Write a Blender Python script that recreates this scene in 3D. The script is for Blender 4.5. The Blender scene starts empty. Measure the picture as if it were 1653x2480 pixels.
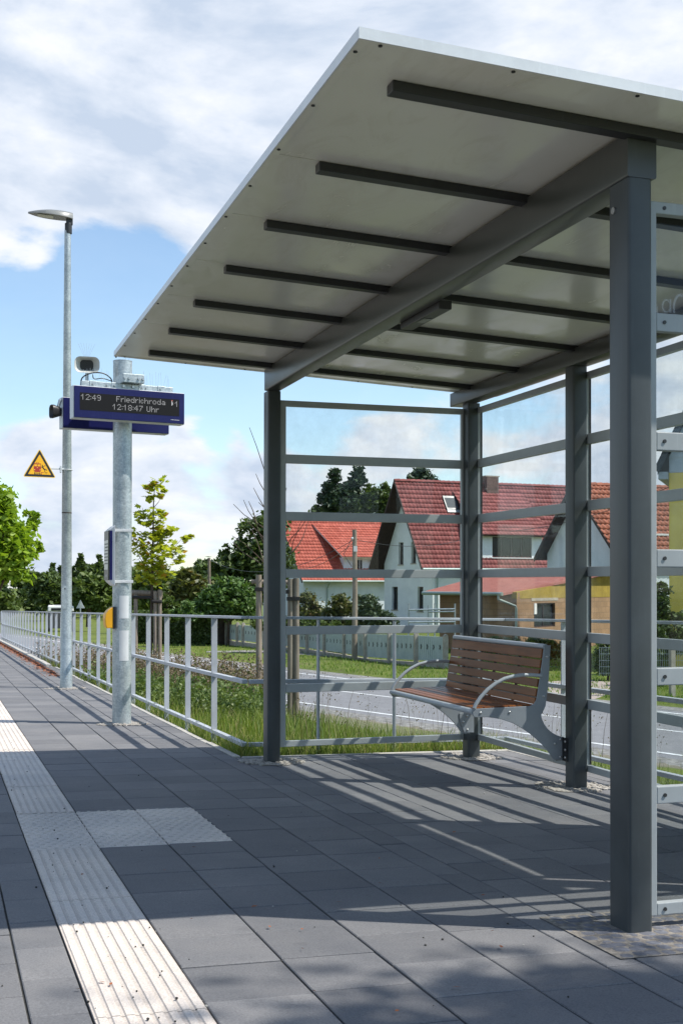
import bpy, bmesh, math, random
import numpy as np
from mathutils import Vector, Matrix
random.seed(7); RNG = np.random.default_rng(11)
SC = bpy.context.scene; COL = SC.collection
PI = math.pi
EYE = 1.045
# ------------------------------------------------------------------ camera
FPX, CX, CY = 3018.16, 826.5, 1386.5
YAW, PIT, ROL = 0.311853, 0.008830, 0.001147
fwd0 = Vector((math.sin(YAW), math.cos(YAW), 0)); rt0 = Vector((math.cos(YAW), -math.sin(YAW), 0)); up0 = Vector((0, 0, 1))
FW = fwd0*math.cos(PIT)+up0*math.sin(PIT); up1 = up0*math.cos(PIT)-fwd0*math.sin(PIT)
RT = rt0*math.cos(ROL)+up1*math.sin(ROL); UP = up1*math.cos(ROL)-rt0*math.sin(ROL)
CAM = Vector((0, 0, EYE))
def ray(u, v): return FW+RT*((u-CX)/FPX)-UP*((v-CY)/FPX)
def at(u, v, d): return CAM+ray(u, v)*d
def hit(u, v, P, n):
    r = ray(u, v); return CAM+r*((Vector(P)-CAM).dot(n)/r.dot(n))
def onz(u, v, z):
    r = ray(u, v); return CAM+r*((z-EYE)/r.z)
def ld(lat, dep, z): return Vector((rt0.x*lat+fwd0.x*dep, rt0.y*lat+fwd0.y*dep, z))
def tolat(p): return p[0]*rt0.x+p[1]*rt0.y, p[0]*fwd0.x+p[1]*fwd0.y
cam = bpy.data.cameras.new('camera'); co = bpy.data.objects.new('camera', cam); COL.objects.link(co)
co.matrix_world = Matrix(((RT.x, UP.x, -FW.x, 0), (RT.y, UP.y, -FW.y, 0), (RT.z, UP.z, -FW.z, EYE), (0, 0, 0, 1)))
cam.sensor_fit = 'VERTICAL'; cam.sensor_height = 36; cam.lens = FPX/2480*36
cam.shift_x = 0; cam.shift_y = (CY-1240)/2480
cam.clip_start = .05; cam.clip_end = 2000
SC.camera = co

# ------------------------------------------------------------------ materials
def mat(name, base=(.5, .5, .5), rough=.5, metal=0.0, spec=.5):
    m = bpy.data.materials.new(name); m.use_nodes = True
    b = m.node_tree.nodes['Principled BSDF']
    b.inputs['Base Color'].default_value = (*base, 1); b.inputs['Roughness'].default_value = rough
    b.inputs['Metallic'].default_value = metal; b.inputs['Specular IOR Level'].default_value = spec
    return m, m.node_tree.nodes, m.node_tree.links, b
def noise(n, l, scale, detail=4, rough=.6, coord='Object', dist=0, stretch=None):
    tc = n.new('ShaderNodeTexCoord'); t = n.new('ShaderNodeTexNoise')
    t.inputs['Scale'].default_value = scale; t.inputs['Detail'].default_value = detail
    t.inputs['Roughness'].default_value = rough; t.inputs['Distortion'].default_value = dist
    if stretch:
        mp = n.new('ShaderNodeMapping'); mp.inputs['Scale'].default_value = stretch
        l.new(tc.outputs[coord], mp.inputs[0]); l.new(mp.outputs[0], t.inputs[0])
    else: l.new(tc.outputs[coord], t.inputs[0])
    return t.outputs[0]
def ramp(n, l, src, *stops):
    r = n.new('ShaderNodeValToRGB'); e = r.color_ramp.elements
    while len(e) < len(stops): e.new(.5)
    for k, (p, c) in enumerate(stops):
        e[k].position = p; e[k].color = (*c, 1) if len(c) == 3 else c
    l.new(src, r.inputs[0]); return r.outputs[0]
def mixc(n, l, a, b, f, mode='MIX'):
    m = n.new('ShaderNodeMix'); m.data_type = 'RGBA'; m.blend_type = mode
    for s, i in ((f, 0), (a, 6), (b, 7)):
        if hasattr(s, 'is_linked'): l.new(s, m.inputs[i])
        elif i == 0: m.inputs[0].default_value = s
        else: m.inputs[i].default_value = (*s, 1)
    return m.outputs[2]
def bump(n, l, b, src, strength=.3, dist=.01):
    u = n.new('ShaderNodeBump'); u.inputs['Strength'].default_value = strength; u.inputs['Distance'].default_value = dist
    l.new(src, u.inputs['Height']); l.new(u.outputs[0], b.inputs['Normal'])
def attr(n, name):
    a = n.new('ShaderNodeAttribute'); a.attribute_name = name; return a.outputs['Fac']
def noisy(name, c1, c2, scale=8, rough=.6, metal=0, spec=.5, bs=0, bscale=None, detail=5, stretch=None, lo=.3, hi=.7):
    m, n, l, b = mat(name, c1, rough, metal, spec)
    t = noise(n, l, scale, detail, stretch=stretch)
    l.new(ramp(n, l, t, (lo, c1), (hi, c2)), b.inputs['Base Color'])
    if bs: bump(n, l, b, noise(n, l, bscale or scale*4, 3, stretch=stretch), bs, .01)
    return m
M = {}
# painted steel: fine dust mottling and roughness wear
def paint(name, c, rough=.34, var=.12, spec=.5):
    m, n, l, b = mat(name, c, rough, 0, spec)
    t = noise(n, l, 3.5, 6, .65); s = noise(n, l, 60, 3, .6, stretch=(1, 1, .08))
    d = tuple(x*(1-var) for x in c); e = tuple(min(1, x*(1+var)) for x in c)
    base = ramp(n, l, t, (.3, d), (.72, e))
    base = mixc(n, l, base, tuple(min(1, x*1.25+.02) for x in c), ramp(n, l, s, (.58, (0, 0, 0)), (.8, (.35, .35, .35))))
    l.new(base, b.inputs['Base Color'])
    rr = n.new('ShaderNodeMapRange'); rr.inputs[3].default_value = rough*.8; rr.inputs[4].default_value = rough*1.35
    l.new(t, rr.inputs[0]); l.new(rr.outputs[0], b.inputs['Roughness'])
    bump(n, l, b, noise(n, l, 220, 2), .03, .002)
    return m
M['steel'] = paint('grey_painted_steel', (.047, .055, .059), .36, .22, .4)
M['steel_light'] = paint('light_grey_painted_steel', (.32, .345, .35), .38)
M['beam'] = paint('dark_grey_painted_steel', (.048, .052, .047), .3)
M['purlin'] = paint('anthracite_painted_steel', (.022, .023, .024), .4)
M['bench_metal'] = paint('bench_grey_steel', (.24, .26, .285), .4)
M['bench_tube'] = paint('bench_bright_tube', (.36, .39, .42), .28)
M['rail'] = paint('rail_grey_steel', (.40, .425, .46), .42)
M['bolt'] = mat('bolt_metal', (.5, .5, .5), .3, .9)[0]
M['black'] = mat('black_plastic', (.012, .012, .014), .45)[0]
M['screen'] = mat('display_black', (.006, .006, .007), .6, 0, .2)[0]
M['blue'] = paint('navy_blue_lacquer', (.006, .008, .075), .35, .1, .3)
M['alu'] = paint('pale_aluminium', (.55, .57, .58), .35)
M['white_edge'] = paint('white_fascia', (.66, .69, .71), .35)
M['speaker'] = paint('off_white_plastic', (.5, .5, .46), .5)
M['yellow_paint'] = paint('yellow_plastic', (.75, .36, .01), .4)
def galv():
    m, n, l, b = mat('galvanised_steel', (.5, .5, .5), .42, .55)
    tc = n.new('ShaderNodeTexCoord'); v = n.new('ShaderNodeTexVoronoi'); v.inputs['Scale'].default_value = 70
    l.new(tc.outputs['Object'], v.inputs[0])
    a = noise(n, l, 6, 6, .7); s = noise(n, l, 25, 4, .7, stretch=(1, 1, 3.5))
    c = ramp(n, l, a, (.3, (.34, .385, .40)), (.7, (.56, .60, .61)))
    sp = ramp(n, l, v.outputs['Color'], (.1, (.72, .74, .76)), (.9, (1.12, 1.12, 1.1)))
    c = mixc(n, l, c, sp, .8, 'MULTIPLY'); c = mixc(n, l, c, ramp(n, l, s, (.35, (.7, .74, .78)), (.6, (1, 1, 1))), .7, 'MULTIPLY')
    l.new(c, b.inputs['Base Color'])
    l.new(ramp(n, l, s, (.3, (.34,)*3), (.7, (.55,)*3)), b.inputs['Roughness'])
    return m
M['galv'] = galv()
def soffit():
    m, n, l, b = mat('cream_soffit_panel', (.5, .5, .45), .13, 0, .6)
    t = noise(n, l, 1.6, 3); s = noise(n, l, 40, 4, .7)
    c = ramp(n, l, t, (.3, (.75, .735, .64)), (.7, (.81, .795, .70)))
    c = mixc(n, l, c, (.3, .29, .25), ramp(n, l, s, (.68, (0, 0, 0)), (.8, (.35,)*3)))
    dr = noise(n, l, 5, 6, .7, stretch=(1, .35, 1), dist=1.2); c = mixc(n, l, c, (.80, .78, .72), ramp(n, l, dr, (.5, (0, 0, 0)), (.72, (.7,)*3)), 'MULTIPLY')
    l.new(c, b.inputs['Base Color']); l.new(ramp(n, l, dr, (.35, (.10,)*3), (.7, (.30,)*3)), b.inputs['Roughness']); bump(n, l, b, noise(n, l, 2.0, 2), .05, .03)
    return m
M['soffit'] = soffit()
def glass(name, tint=(.93, .95, .95), gl=.10):
    m = bpy.data.materials.new(name); m.use_nodes = True; n, l = m.node_tree.nodes, m.node_tree.links
    n.clear(); o = n.new('ShaderNodeOutputMaterial'); t = n.new('ShaderNodeBsdfTransparent'); g = n.new('ShaderNodeBsdfGlossy')
    g.inputs['Roughness'].default_value = .01; g.inputs['Color'].default_value = (.9, .92, 1, 1)
    nz = noise(n, l, 7, 4, .7)
    l.new(ramp(n, l, nz, (.3, tint), (.75, tuple(x*.93 for x in tint))), t.inputs[0])
    lw = n.new('ShaderNodeLayerWeight'); lw.inputs[0].default_value = .5
    pw = n.new('ShaderNodeMath'); pw.operation = 'POWER'; pw.inputs[1].default_value = 4.5; l.new(lw.outputs['Facing'], pw.inputs[0])
    fm = n.new('ShaderNodeMath'); fm.operation = 'MULTIPLY_ADD'; fm.inputs[1].default_value = .42; fm.inputs[2].default_value = .010; fm.use_clamp = True; l.new(pw.outputs[0], fm.inputs[0])
    mx = n.new('ShaderNodeMixShader'); l.new(fm.outputs[0], mx.inputs[0]); l.new(t.outputs[0], mx.inputs[1]); l.new(g.outputs[0], mx.inputs[2])
    bp = n.new('ShaderNodeBump'); bp.inputs['Strength'].default_value = .02; bp.inputs['Distance'].default_value = .02
    l.new(noise(n, l, 3, 2), bp.inputs['Height']); l.new(bp.outputs[0], g.inputs['Normal'])
    l.new(mx.outputs[0], o.inputs[0]); return m
M['glass'] = glass('shelter_glass')
M['pane'] = mat('dark_window_glass', (.02, .024, .03), .12, 0, .16)[0]
def paving(name, c1, c2, bs=.25, stain=(.5, .5, .5)):
    m, n, l, b = mat(name, c1, .8, 0, .35)
    t = noise(n, l, 2.2, 6, .65); f = noise(n, l, 160, 3, .7); st = noise(n, l, 7, 4, .75)
    c = ramp(n, l, attr(n, 'tint'), (0, c1), (1, c2))
    c = mixc(n, l, c, ramp(n, l, t, (.3, (.78, .8, .84)), (.7, (1.12, 1.1, 1.08))), .9, 'MULTIPLY')
    c = mixc(n, l, c, ramp(n, l, f, (.35, (.72,)*3), (.5, (1, 1, 1)), (.72, (1.3,)*3)), .75, 'MULTIPLY')
    c = mixc(n, l, c, stain, ramp(n, l, st, (.62, (0, 0, 0)), (.74, (.35,)*3)), 'MULTIPLY')
    l.new(c, b.inputs['Base Color']); bump(n, l, b, f, bs, .004)
    return m
M['tile'] = paving('grey_concrete_slab', (.137, .137, .141), (.185, .183, .184))
M['cream'] = paving('cream_concrete_plate', (.50, .44, .38), (.66, .595, .53), .15, (.8, .76, .7))
M['joint'] = noisy('dark_joint_sand', (.02, .02, .018), (.05, .048, .04), 30, .95)
M['kerb'] = noisy('pale_kerb_stone', (.36, .34, .30), (.5, .48, .44), 14, .85, bs=.3)
M['mortar'] = noisy('crumbled_mortar', (.20, .18, .155), (.46, .43, .385), 26, .95, bs=.9, bscale=50)
M['cobble'] = noisy('granite_sett', (.065, .07, .085), (.17, .175, .20), 24, .8, bs=.5, bscale=60)
M['asphalt'] = noisy('road_asphalt', (.20, .195, .205), (.245, .24, .25), 3, .85, bs=.3, bscale=200)
M['line'] = noisy('road_line_paint', (.62, .62, .62), (.8, .8, .8), 6, .7)
M['gravel'] = noisy('gravel_shoulder', (.10, .095, .09), (.36, .34, .32), 9, .95, bs=1, bscale=25, detail=8)
def wood(name, a, b_, rough=.35, sc=(3, 40, 40), spec=.5):
    m, n, l, b = mat(name, a, rough, 0, spec)
    t = noise(n, l, 1, 6, .65, stretch=sc, dist=.6); s = noise(n, l, 2.2, 3)
    c = ramp(n, l, t, (.3, a), (.7, b_)); c = mixc(n, l, c, ramp(n, l, s, (.3, (.7,)*3), (.7, (1.15,)*3)), .8, 'MULTIPLY'); c = mixc(n, l, c, ramp(n, l, attr(n, 'tint'), (0, (.72, .7, .68)), (1, (1.25, 1.22, 1.2))), 1, 'MULTIPLY')
    l.new(c, b.inputs['Base Color']); bump(n, l, b, t, .12, .004); return m
M['slat'] = wood('varnished_brown_wood', (.15, .046, .011), (.28, .096, .022), .34, (40, 2.2, 40), .22)
M['stake'] = wood('weathered_grey_timber', (.19, .155, .12), (.36, .31, .26), .9, (30, 30, 2), .2)
M['bark'] = wood('brown_bark', (.06, .045, .035), (.13, .10, .08), .95, (25, 25, 5), .2)
M['band'] = mat('black_tie_band', (.02, .018, .017), .8)[0]
M['plaster'] = noisy('white_render', (.76, .79, .80), (.86, .88, .88), 1.4, .9, bs=.2, bscale=40)
M['plaster_blue'] = noisy('pale_blue_render', (.66, .71, .76), (.76, .80, .84), 1.4, .9, bs=.2, bscale=40)
M['yellow_wall'] = noisy('mustard_render', (.72, .52, .08), (.82, .60, .10), 1.2, .9, bs=.4, bscale=25)
M['ochre'] = noisy('ochre_insulation', (.24, .165, .022), (.38, .27, .04), 2.2, .9, bs=.5, bscale=8)
M['dark_wood'] = wood('dark_brown_timber', (.025, .012, .01), (.06, .03, .024), .7, (8, 8, 3))
M['concrete'] = noisy('weathered_concrete', (.30, .26, .21), (.45, .41, .35), 6, .9, bs=.3)
M['fence_green'] = noisy('pale_green_fence_paint', (.42, .48, .46), (.52, .57, .55), 3, .7)
M['slate'] = noisy('dark_slate_tile', (.04, .045, .05), (.09, .095, .10), 5, .8, bs=.3)
M['cladding'] = noisy('grey_cladding', (.36, .40, .44), (.47, .51, .55), 2, .8)
M['brick_dark'] = noisy('sooty_brick', (.11, .075, .065), (.22, .15, .13), 7, .9, bs=.4)
M['white'] = mat('white_lacquer', (.75, .75, .74), .4)[0]
M['red'] = mat('sign_red', (.35, .03, .02), .4)[0]
M['sign_yellow'] = mat('sign_yellow', (.82, .42, .008), .35)[0]
M['sign_edge'] = mat('sign_pale_yellow', (.80, .52, .10), .4)[0]
M['zinc'] = mat('zinc_gutter', (.33, .40, .38), .4, .5)[0]
def brickwork(name, a, b_, mo):
    m, n, l, b = mat(name, a, .9); tc = n.new('ShaderNodeTexCoord'); k = n.new('ShaderNodeTexBrick')
    mp = n.new('ShaderNodeMapping'); l.new(tc.outputs['UV'], mp.inputs[0]); l.new(mp.outputs[0], k.inputs[0])
    k.inputs['Color1'].default_value = (*a, 1); k.inputs['Color2'].default_value = (*b_, 1); k.inputs['Mortar'].default_value = (*mo, 1)
    k.inputs['Scale'].default_value = 1; k.inputs['Mortar Size'].default_value = .012; k.inputs['Brick Width'].default_value = .38; k.inputs['Row Height'].default_value = .25
    c = mixc(n, l, k.outputs[0], ramp(n, l, noise(n, l, .9, 4), (.3, (.75,)*3), (.7, (1.1,)*3)), .8, 'MULTIPLY')
    l.new(c, b.inputs['Base Color']); return m
M['block'] = brickwork('sand_clay_block', (.29, .175, .095), (.35, .215, .12), (.23, .145, .085))
def rooftile(name, a, b_, moss):
    m, n, l, b = mat(name, a, .7, 0, .3)
    t = noise(n, l, .8, 5, .65); s = noise(n, l, 9, 3, .7)
    c = ramp(n, l, attr(n, 'tint'), (0, a), (1, b_))
    c = mixc(n, l, c, ramp(n, l, s, (.3, (.75,)*3), (.7, (1.15,)*3)), .8, 'MULTIPLY')
    c = mixc(n, l, c, moss, ramp(n, l, t, (.55, (0, 0, 0)), (.8, (.4,)*3)))
    l.new(c, b.inputs['Base Color']); return m
M['roof_red'] = rooftile('bright_red_tile', (.40, .078, .048), (.55, .13, .085), (.34, .09, .065))
M['roof_wine'] = rooftile('wine_red_tile', (.20, .052, .047), (.31, .088, .078), (.19, .07, .06))
M['roof_orange'] = rooftile('weathered_orange_tile', (.27, .085, .045), (.42, .14, .08), (.17, .085, .06))
M['roof_pink'] = noisy('pale_red_roofing', (.30, .105, .085), (.40, .155, .125), 2.5, .8, bs=.3, bscale=12)
def leafmat(name, a, b_, c_=None, trans=.25, rough=.5):
    m, n, l, b = mat(name, a, rough, 0, .35)
    st = [(0, a), (.8, b_)] + ([(1, c_)] if c_ else [])
    col = ramp(n, l, attr(n, 'tint'), *st); l.new(col, b.inputs['Base Color'])
    t = n.new('ShaderNodeBsdfTranslucent'); l.new(mixc(n, l, col, (1.25, 1.3, .6), .9, 'MULTIPLY'), t.inputs[0])
    mx = n.new('ShaderNodeMixShader'); mx.inputs[0].default_value = trans
    o = n['Material Output']; l.new(b.outputs[0], mx.inputs[1]); l.new(t.outputs[0], mx.inputs[2]); l.new(mx.outputs[0], o.inputs[0])
    return m
M['leaf_bright'] = leafmat('bright_maple_leaf', (.15, .26, .02), (.27, .38, .03), trans=.4)
M['leaf_young'] = leafmat('young_maple_leaf', (.30, .37, .03), (.48, .49, .05), (.45, .22, .03), .45)
M['leaf_dark'] = leafmat('dark_green_leaf', (.045, .075, .024), (.115, .165, .05), None, .3)
M['leaf_mid'] = leafmat('mid_green_leaf', (.06, .105, .024), (.14, .19, .05), None, .3)
M['leaf_bush'] = leafmat('fresh_green_leaf', (.05, .11, .022), (.13, .21, .06))
M['leaf_olive'] = leafmat('olive_leaf', (.06, .08, .022), (.15, .16, .05), (.2, .12, .05))
M['needle'] = leafmat('pine_needle', (.028, .055, .030), (.065, .10, .05), None, .1)
M['needle_soft'] = leafmat('tamarisk_needle', (.05, .085, .05), (.11, .15, .085), None, .15)
M['blade'] = leafmat('grass_blade', (.105, .165, .026), (.23, .28, .06), (.40, .34, .17), .35)
M['blade_dry'] = leafmat('dry_weed', (.10, .07, .045), (.22, .17, .11), (.10, .13, .035), .2, .8)
M['lawn_blade'] = leafmat('lawn_blade', (.12, .21, .03), (.21, .31, .05), (.34, .34, .10), .35)
def ground_mat():
    m, n, l, b = mat('meadow_soil', (.1, .1, .05), .95, 0, .2)
    t = noise(n, l, .35, 6, .7); s = noise(n, l, 6, 5, .75)
    c = ramp(n, l, t, (.3, (.09, .125, .025)), (.6, (.15, .19, .04)), (.8, (.20, .19, .085)))
    c = mixc(n, l, c, ramp(n, l, s, (.3, (.5, .5, .5)), (.7, (1.25, 1.2, 1.1))), .9, 'MULTIPLY')
    c = mixc(n, l, c, mixc(n, l, (.13, .11, .08), (.30, .27, .22), s), attr(n, 'bare'))
    l.new(c, b.inputs['Base Color']); bump(n, l, b, s, .8, .05); return m
M['ground'] = ground_mat()

# ------------------------------------------------------------------ object helpers
def tag(o, label=None, cat=None, group=None, kind=None):
    if label: o['label'] = label
    if cat: o['category'] = cat
    if group: o['group'] = group
    if kind: o['kind'] = kind
    return o
def empty(name, loc, label, cat, group=None, rz=0):
    o = bpy.data.objects.new(name, None); COL.objects.link(o); o.location = loc; o.rotation_euler[2] = rz
    o.empty_display_size = .1
    return tag(o, label, cat, group, 'thing')
def wloc(o):
    v = Vector((0, 0, 0)); p = o
    while p is not None: v = Vector(p.location)+v; p = p.parent
    return v
class MB:
    def __init__(s): s.v = []; s.f = []; s.t = []; s.tint = None
    def poly(s, pts, faces):
        k = len(s.v); s.v += [tuple(p) for p in pts]; s.f += [tuple(i+k for i in f) for f in faces]
        s.t += [s.tint if s.tint is not None else random.random()]*len(faces); return s
    def box(s, a, b):
        x0, y0, z0 = [min(p, q) for p, q in zip(a, b)]; x1, y1, z1 = [max(p, q) for p, q in zip(a, b)]
        return s.poly([(x0, y0, z0), (x1, y0, z0), (x1, y1, z0), (x0, y1, z0), (x0, y0, z1), (x1, y0, z1), (x1, y1, z1), (x0, y1, z1)],
                      [(3, 2, 1, 0), (4, 5, 6, 7), (0, 1, 5, 4), (1, 2, 6, 5), (2, 3, 7, 6), (3, 0, 4, 7)])
    def obox(s, o, ex, ey, ez):      # corner + three edge vectors
        o, ex, ey, ez = Vector(o), Vector(ex), Vector(ey), Vector(ez)
        p = [o, o+ex, o+ex+ey, o+ey]; p += [q+ez for q in p]
        f = [(3, 2, 1, 0), (4, 5, 6, 7), (0, 1, 5, 4), (1, 2, 6, 5), (2, 3, 7, 6), (3, 0, 4, 7)]
        if ex.cross(ey).dot(ez) < 0: f = [t[::-1] for t in f]
        return s.poly(p, f)
    def prism(s, pts, ext):          # planar outline, extruded
        n = len(pts); ext = Vector(ext); p = [Vector(q) for q in pts]
        nn = Vector((0, 0, 0))
        for i in range(n): nn += p[i].cross(p[(i+1) % n])
        if nn.dot(ext) < 0: p.reverse()
        q = p+[a+ext for a in p]
        return s.poly(q, [tuple(range(n-1, -1, -1)), tuple(range(n, 2*n))]+[(i, (i+1) % n, n+(i+1) % n, n+i) for i in range(n)])
    def tube(s, path, r, seg=10, cap=True):
        P = [Vector(p) for p in path]; R = r if isinstance(r, (list, tuple)) else [r]*len(P)
        k = len(s.v); up = None; rings = []
        for i, p in enumerate(P):
            d = (P[min(i+1, len(P)-1)]-P[max(i-1, 0)]).normalized()
            if up is None: up = d.orthogonal().normalized()
            up = (up-d*up.dot(d)); up = up.normalized() if up.length > 1e-6 else d.orthogonal().normalized()
            w = d.cross(up)
            rings.append([p+(up*math.cos(2*PI*j/seg)+w*math.sin(2*PI*j/seg))*R[i] for j in range(seg)])
        f = []
        for i in range(len(P)-1):
            for j in range(seg):
                a = i*seg+j; b = i*seg+(j+1) % seg; f.append((a, b, b+seg, a+seg))
        if cap: f += [tuple(range(seg-1, -1, -1)), tuple(range((len(P)-1)*seg, len(P)*seg))]
        return s.poly([q for ri in rings for q in ri], f)
    def cyl(s, a, b, r, seg=20, r2=None): return s.tube([a, b], [r, r if r2 is None else r2], seg)
    def ball(s, c, r, seg=10, rings=6, sq=(1, 1, 1)):
        v = [(c[0], c[1], c[2]-r*sq[2])]; f = []
        for i in range(1, rings):
            a = -PI/2+PI*i/rings
            for j in range(seg):
                t = 2*PI*j/seg; v.append((c[0]+r*sq[0]*math.cos(a)*math.cos(t), c[1]+r*sq[1]*math.cos(a)*math.sin(t), c[2]+r*sq[2]*math.sin(a)))
        v.append((c[0], c[1], c[2]+r*sq[2]))
        for j in range(seg): f.append((0, 1+(j+1) % seg, 1+j))
        for i in range(rings-2):
            for j in range(seg):
                a = 1+i*seg+j; b = 1+i*seg+(j+1) % seg; f.append((a, b, b+seg, a+seg))
        k = 1+(rings-2)*seg
        for j in range(seg): f.append((k+j, k+(j+1) % seg, k+seg))
        return s.poly(v, f)
    def build(s, name, m, parent=None, bev=0, smooth=False, label=None, uv=False):
        off = wloc(parent) if parent is not None else Vector((0, 0, 0))
        me = bpy.data.meshes.new(name)
        me.from_pydata([(a-off.x, b-off.y, c-off.z) for a, b, c in s.v], [], s.f)
        at_ = me.attributes.new('tint', 'FLOAT', 'FACE'); at_.data.foreach_set('value', s.t)
        me.materials.append(m)
        if smooth:
            me.polygons.foreach_set('use_smooth', [True]*len(me.polygons)); me.set_sharp_from_angle(angle=math.radians(38))
        me.update()
        o = bpy.data.objects.new(name, me); COL.objects.link(o)
        if parent is not None: o.parent = parent
        if bev:
            b = o.modifiers.new('bevel', 'BEVEL'); b.width = bev; b.segments = 2; b.limit_method = 'ANGLE'
        if label: o['label'] = label
        return o
def npmesh(name, V, F, m, parent=None, tint=None, smooth=False):
    off = np.array(wloc(parent)) if parent is not None else np.zeros(3)
    V = np.asarray(V, dtype=np.float32).reshape(-1, 3)-off.astype(np.float32); F = np.asarray(F, dtype=np.int32)
    n, k = F.shape
    me = bpy.data.meshes.new(name); me.vertices.add(len(V)); me.vertices.foreach_set('co', V.ravel())
    me.loops.add(n*k); me.loops.foreach_set('vertex_index', F.ravel())
    me.polygons.add(n); me.polygons.foreach_set('loop_start', np.arange(0, n*k, k, dtype=np.int32))
    a = me.attributes.new('tint', 'FLOAT', 'FACE')
    a.data.foreach_set('value', (tint if tint is not None else RNG.random(n)).astype(np.float32))
    if smooth: me.polygons.foreach_set('use_smooth', [True]*n)
    me.materials.append(m); me.update(calc_edges=True); me.validate()
    o = bpy.data.objects.new(name, me); COL.objects.link(o)
    if parent is not None: o.parent = parent
    return o
def structure(o): o['kind'] = 'structure'; return o
def copy_tree(o, parent=None):
    c = o.copy(); COL.objects.link(c); c.parent = parent
    for ch in list(o.children): copy_tree(ch, c)
    return c
def rrect(w, h, r, n=4):             # rounded rectangle outline about 0
    p = []
    for cx, cy, a0 in ((w/2-r, h/2-r, 0), (-w/2+r, h/2-r, 90), (-w/2+r, -h/2+r, 180), (w/2-r, -h/2+r, 270)):
        for i in range(n+1):
            a = math.radians(a0+90*i/n); p.append((cx+r*math.cos(a), cy+r*math.sin(a)))
    return p

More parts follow.
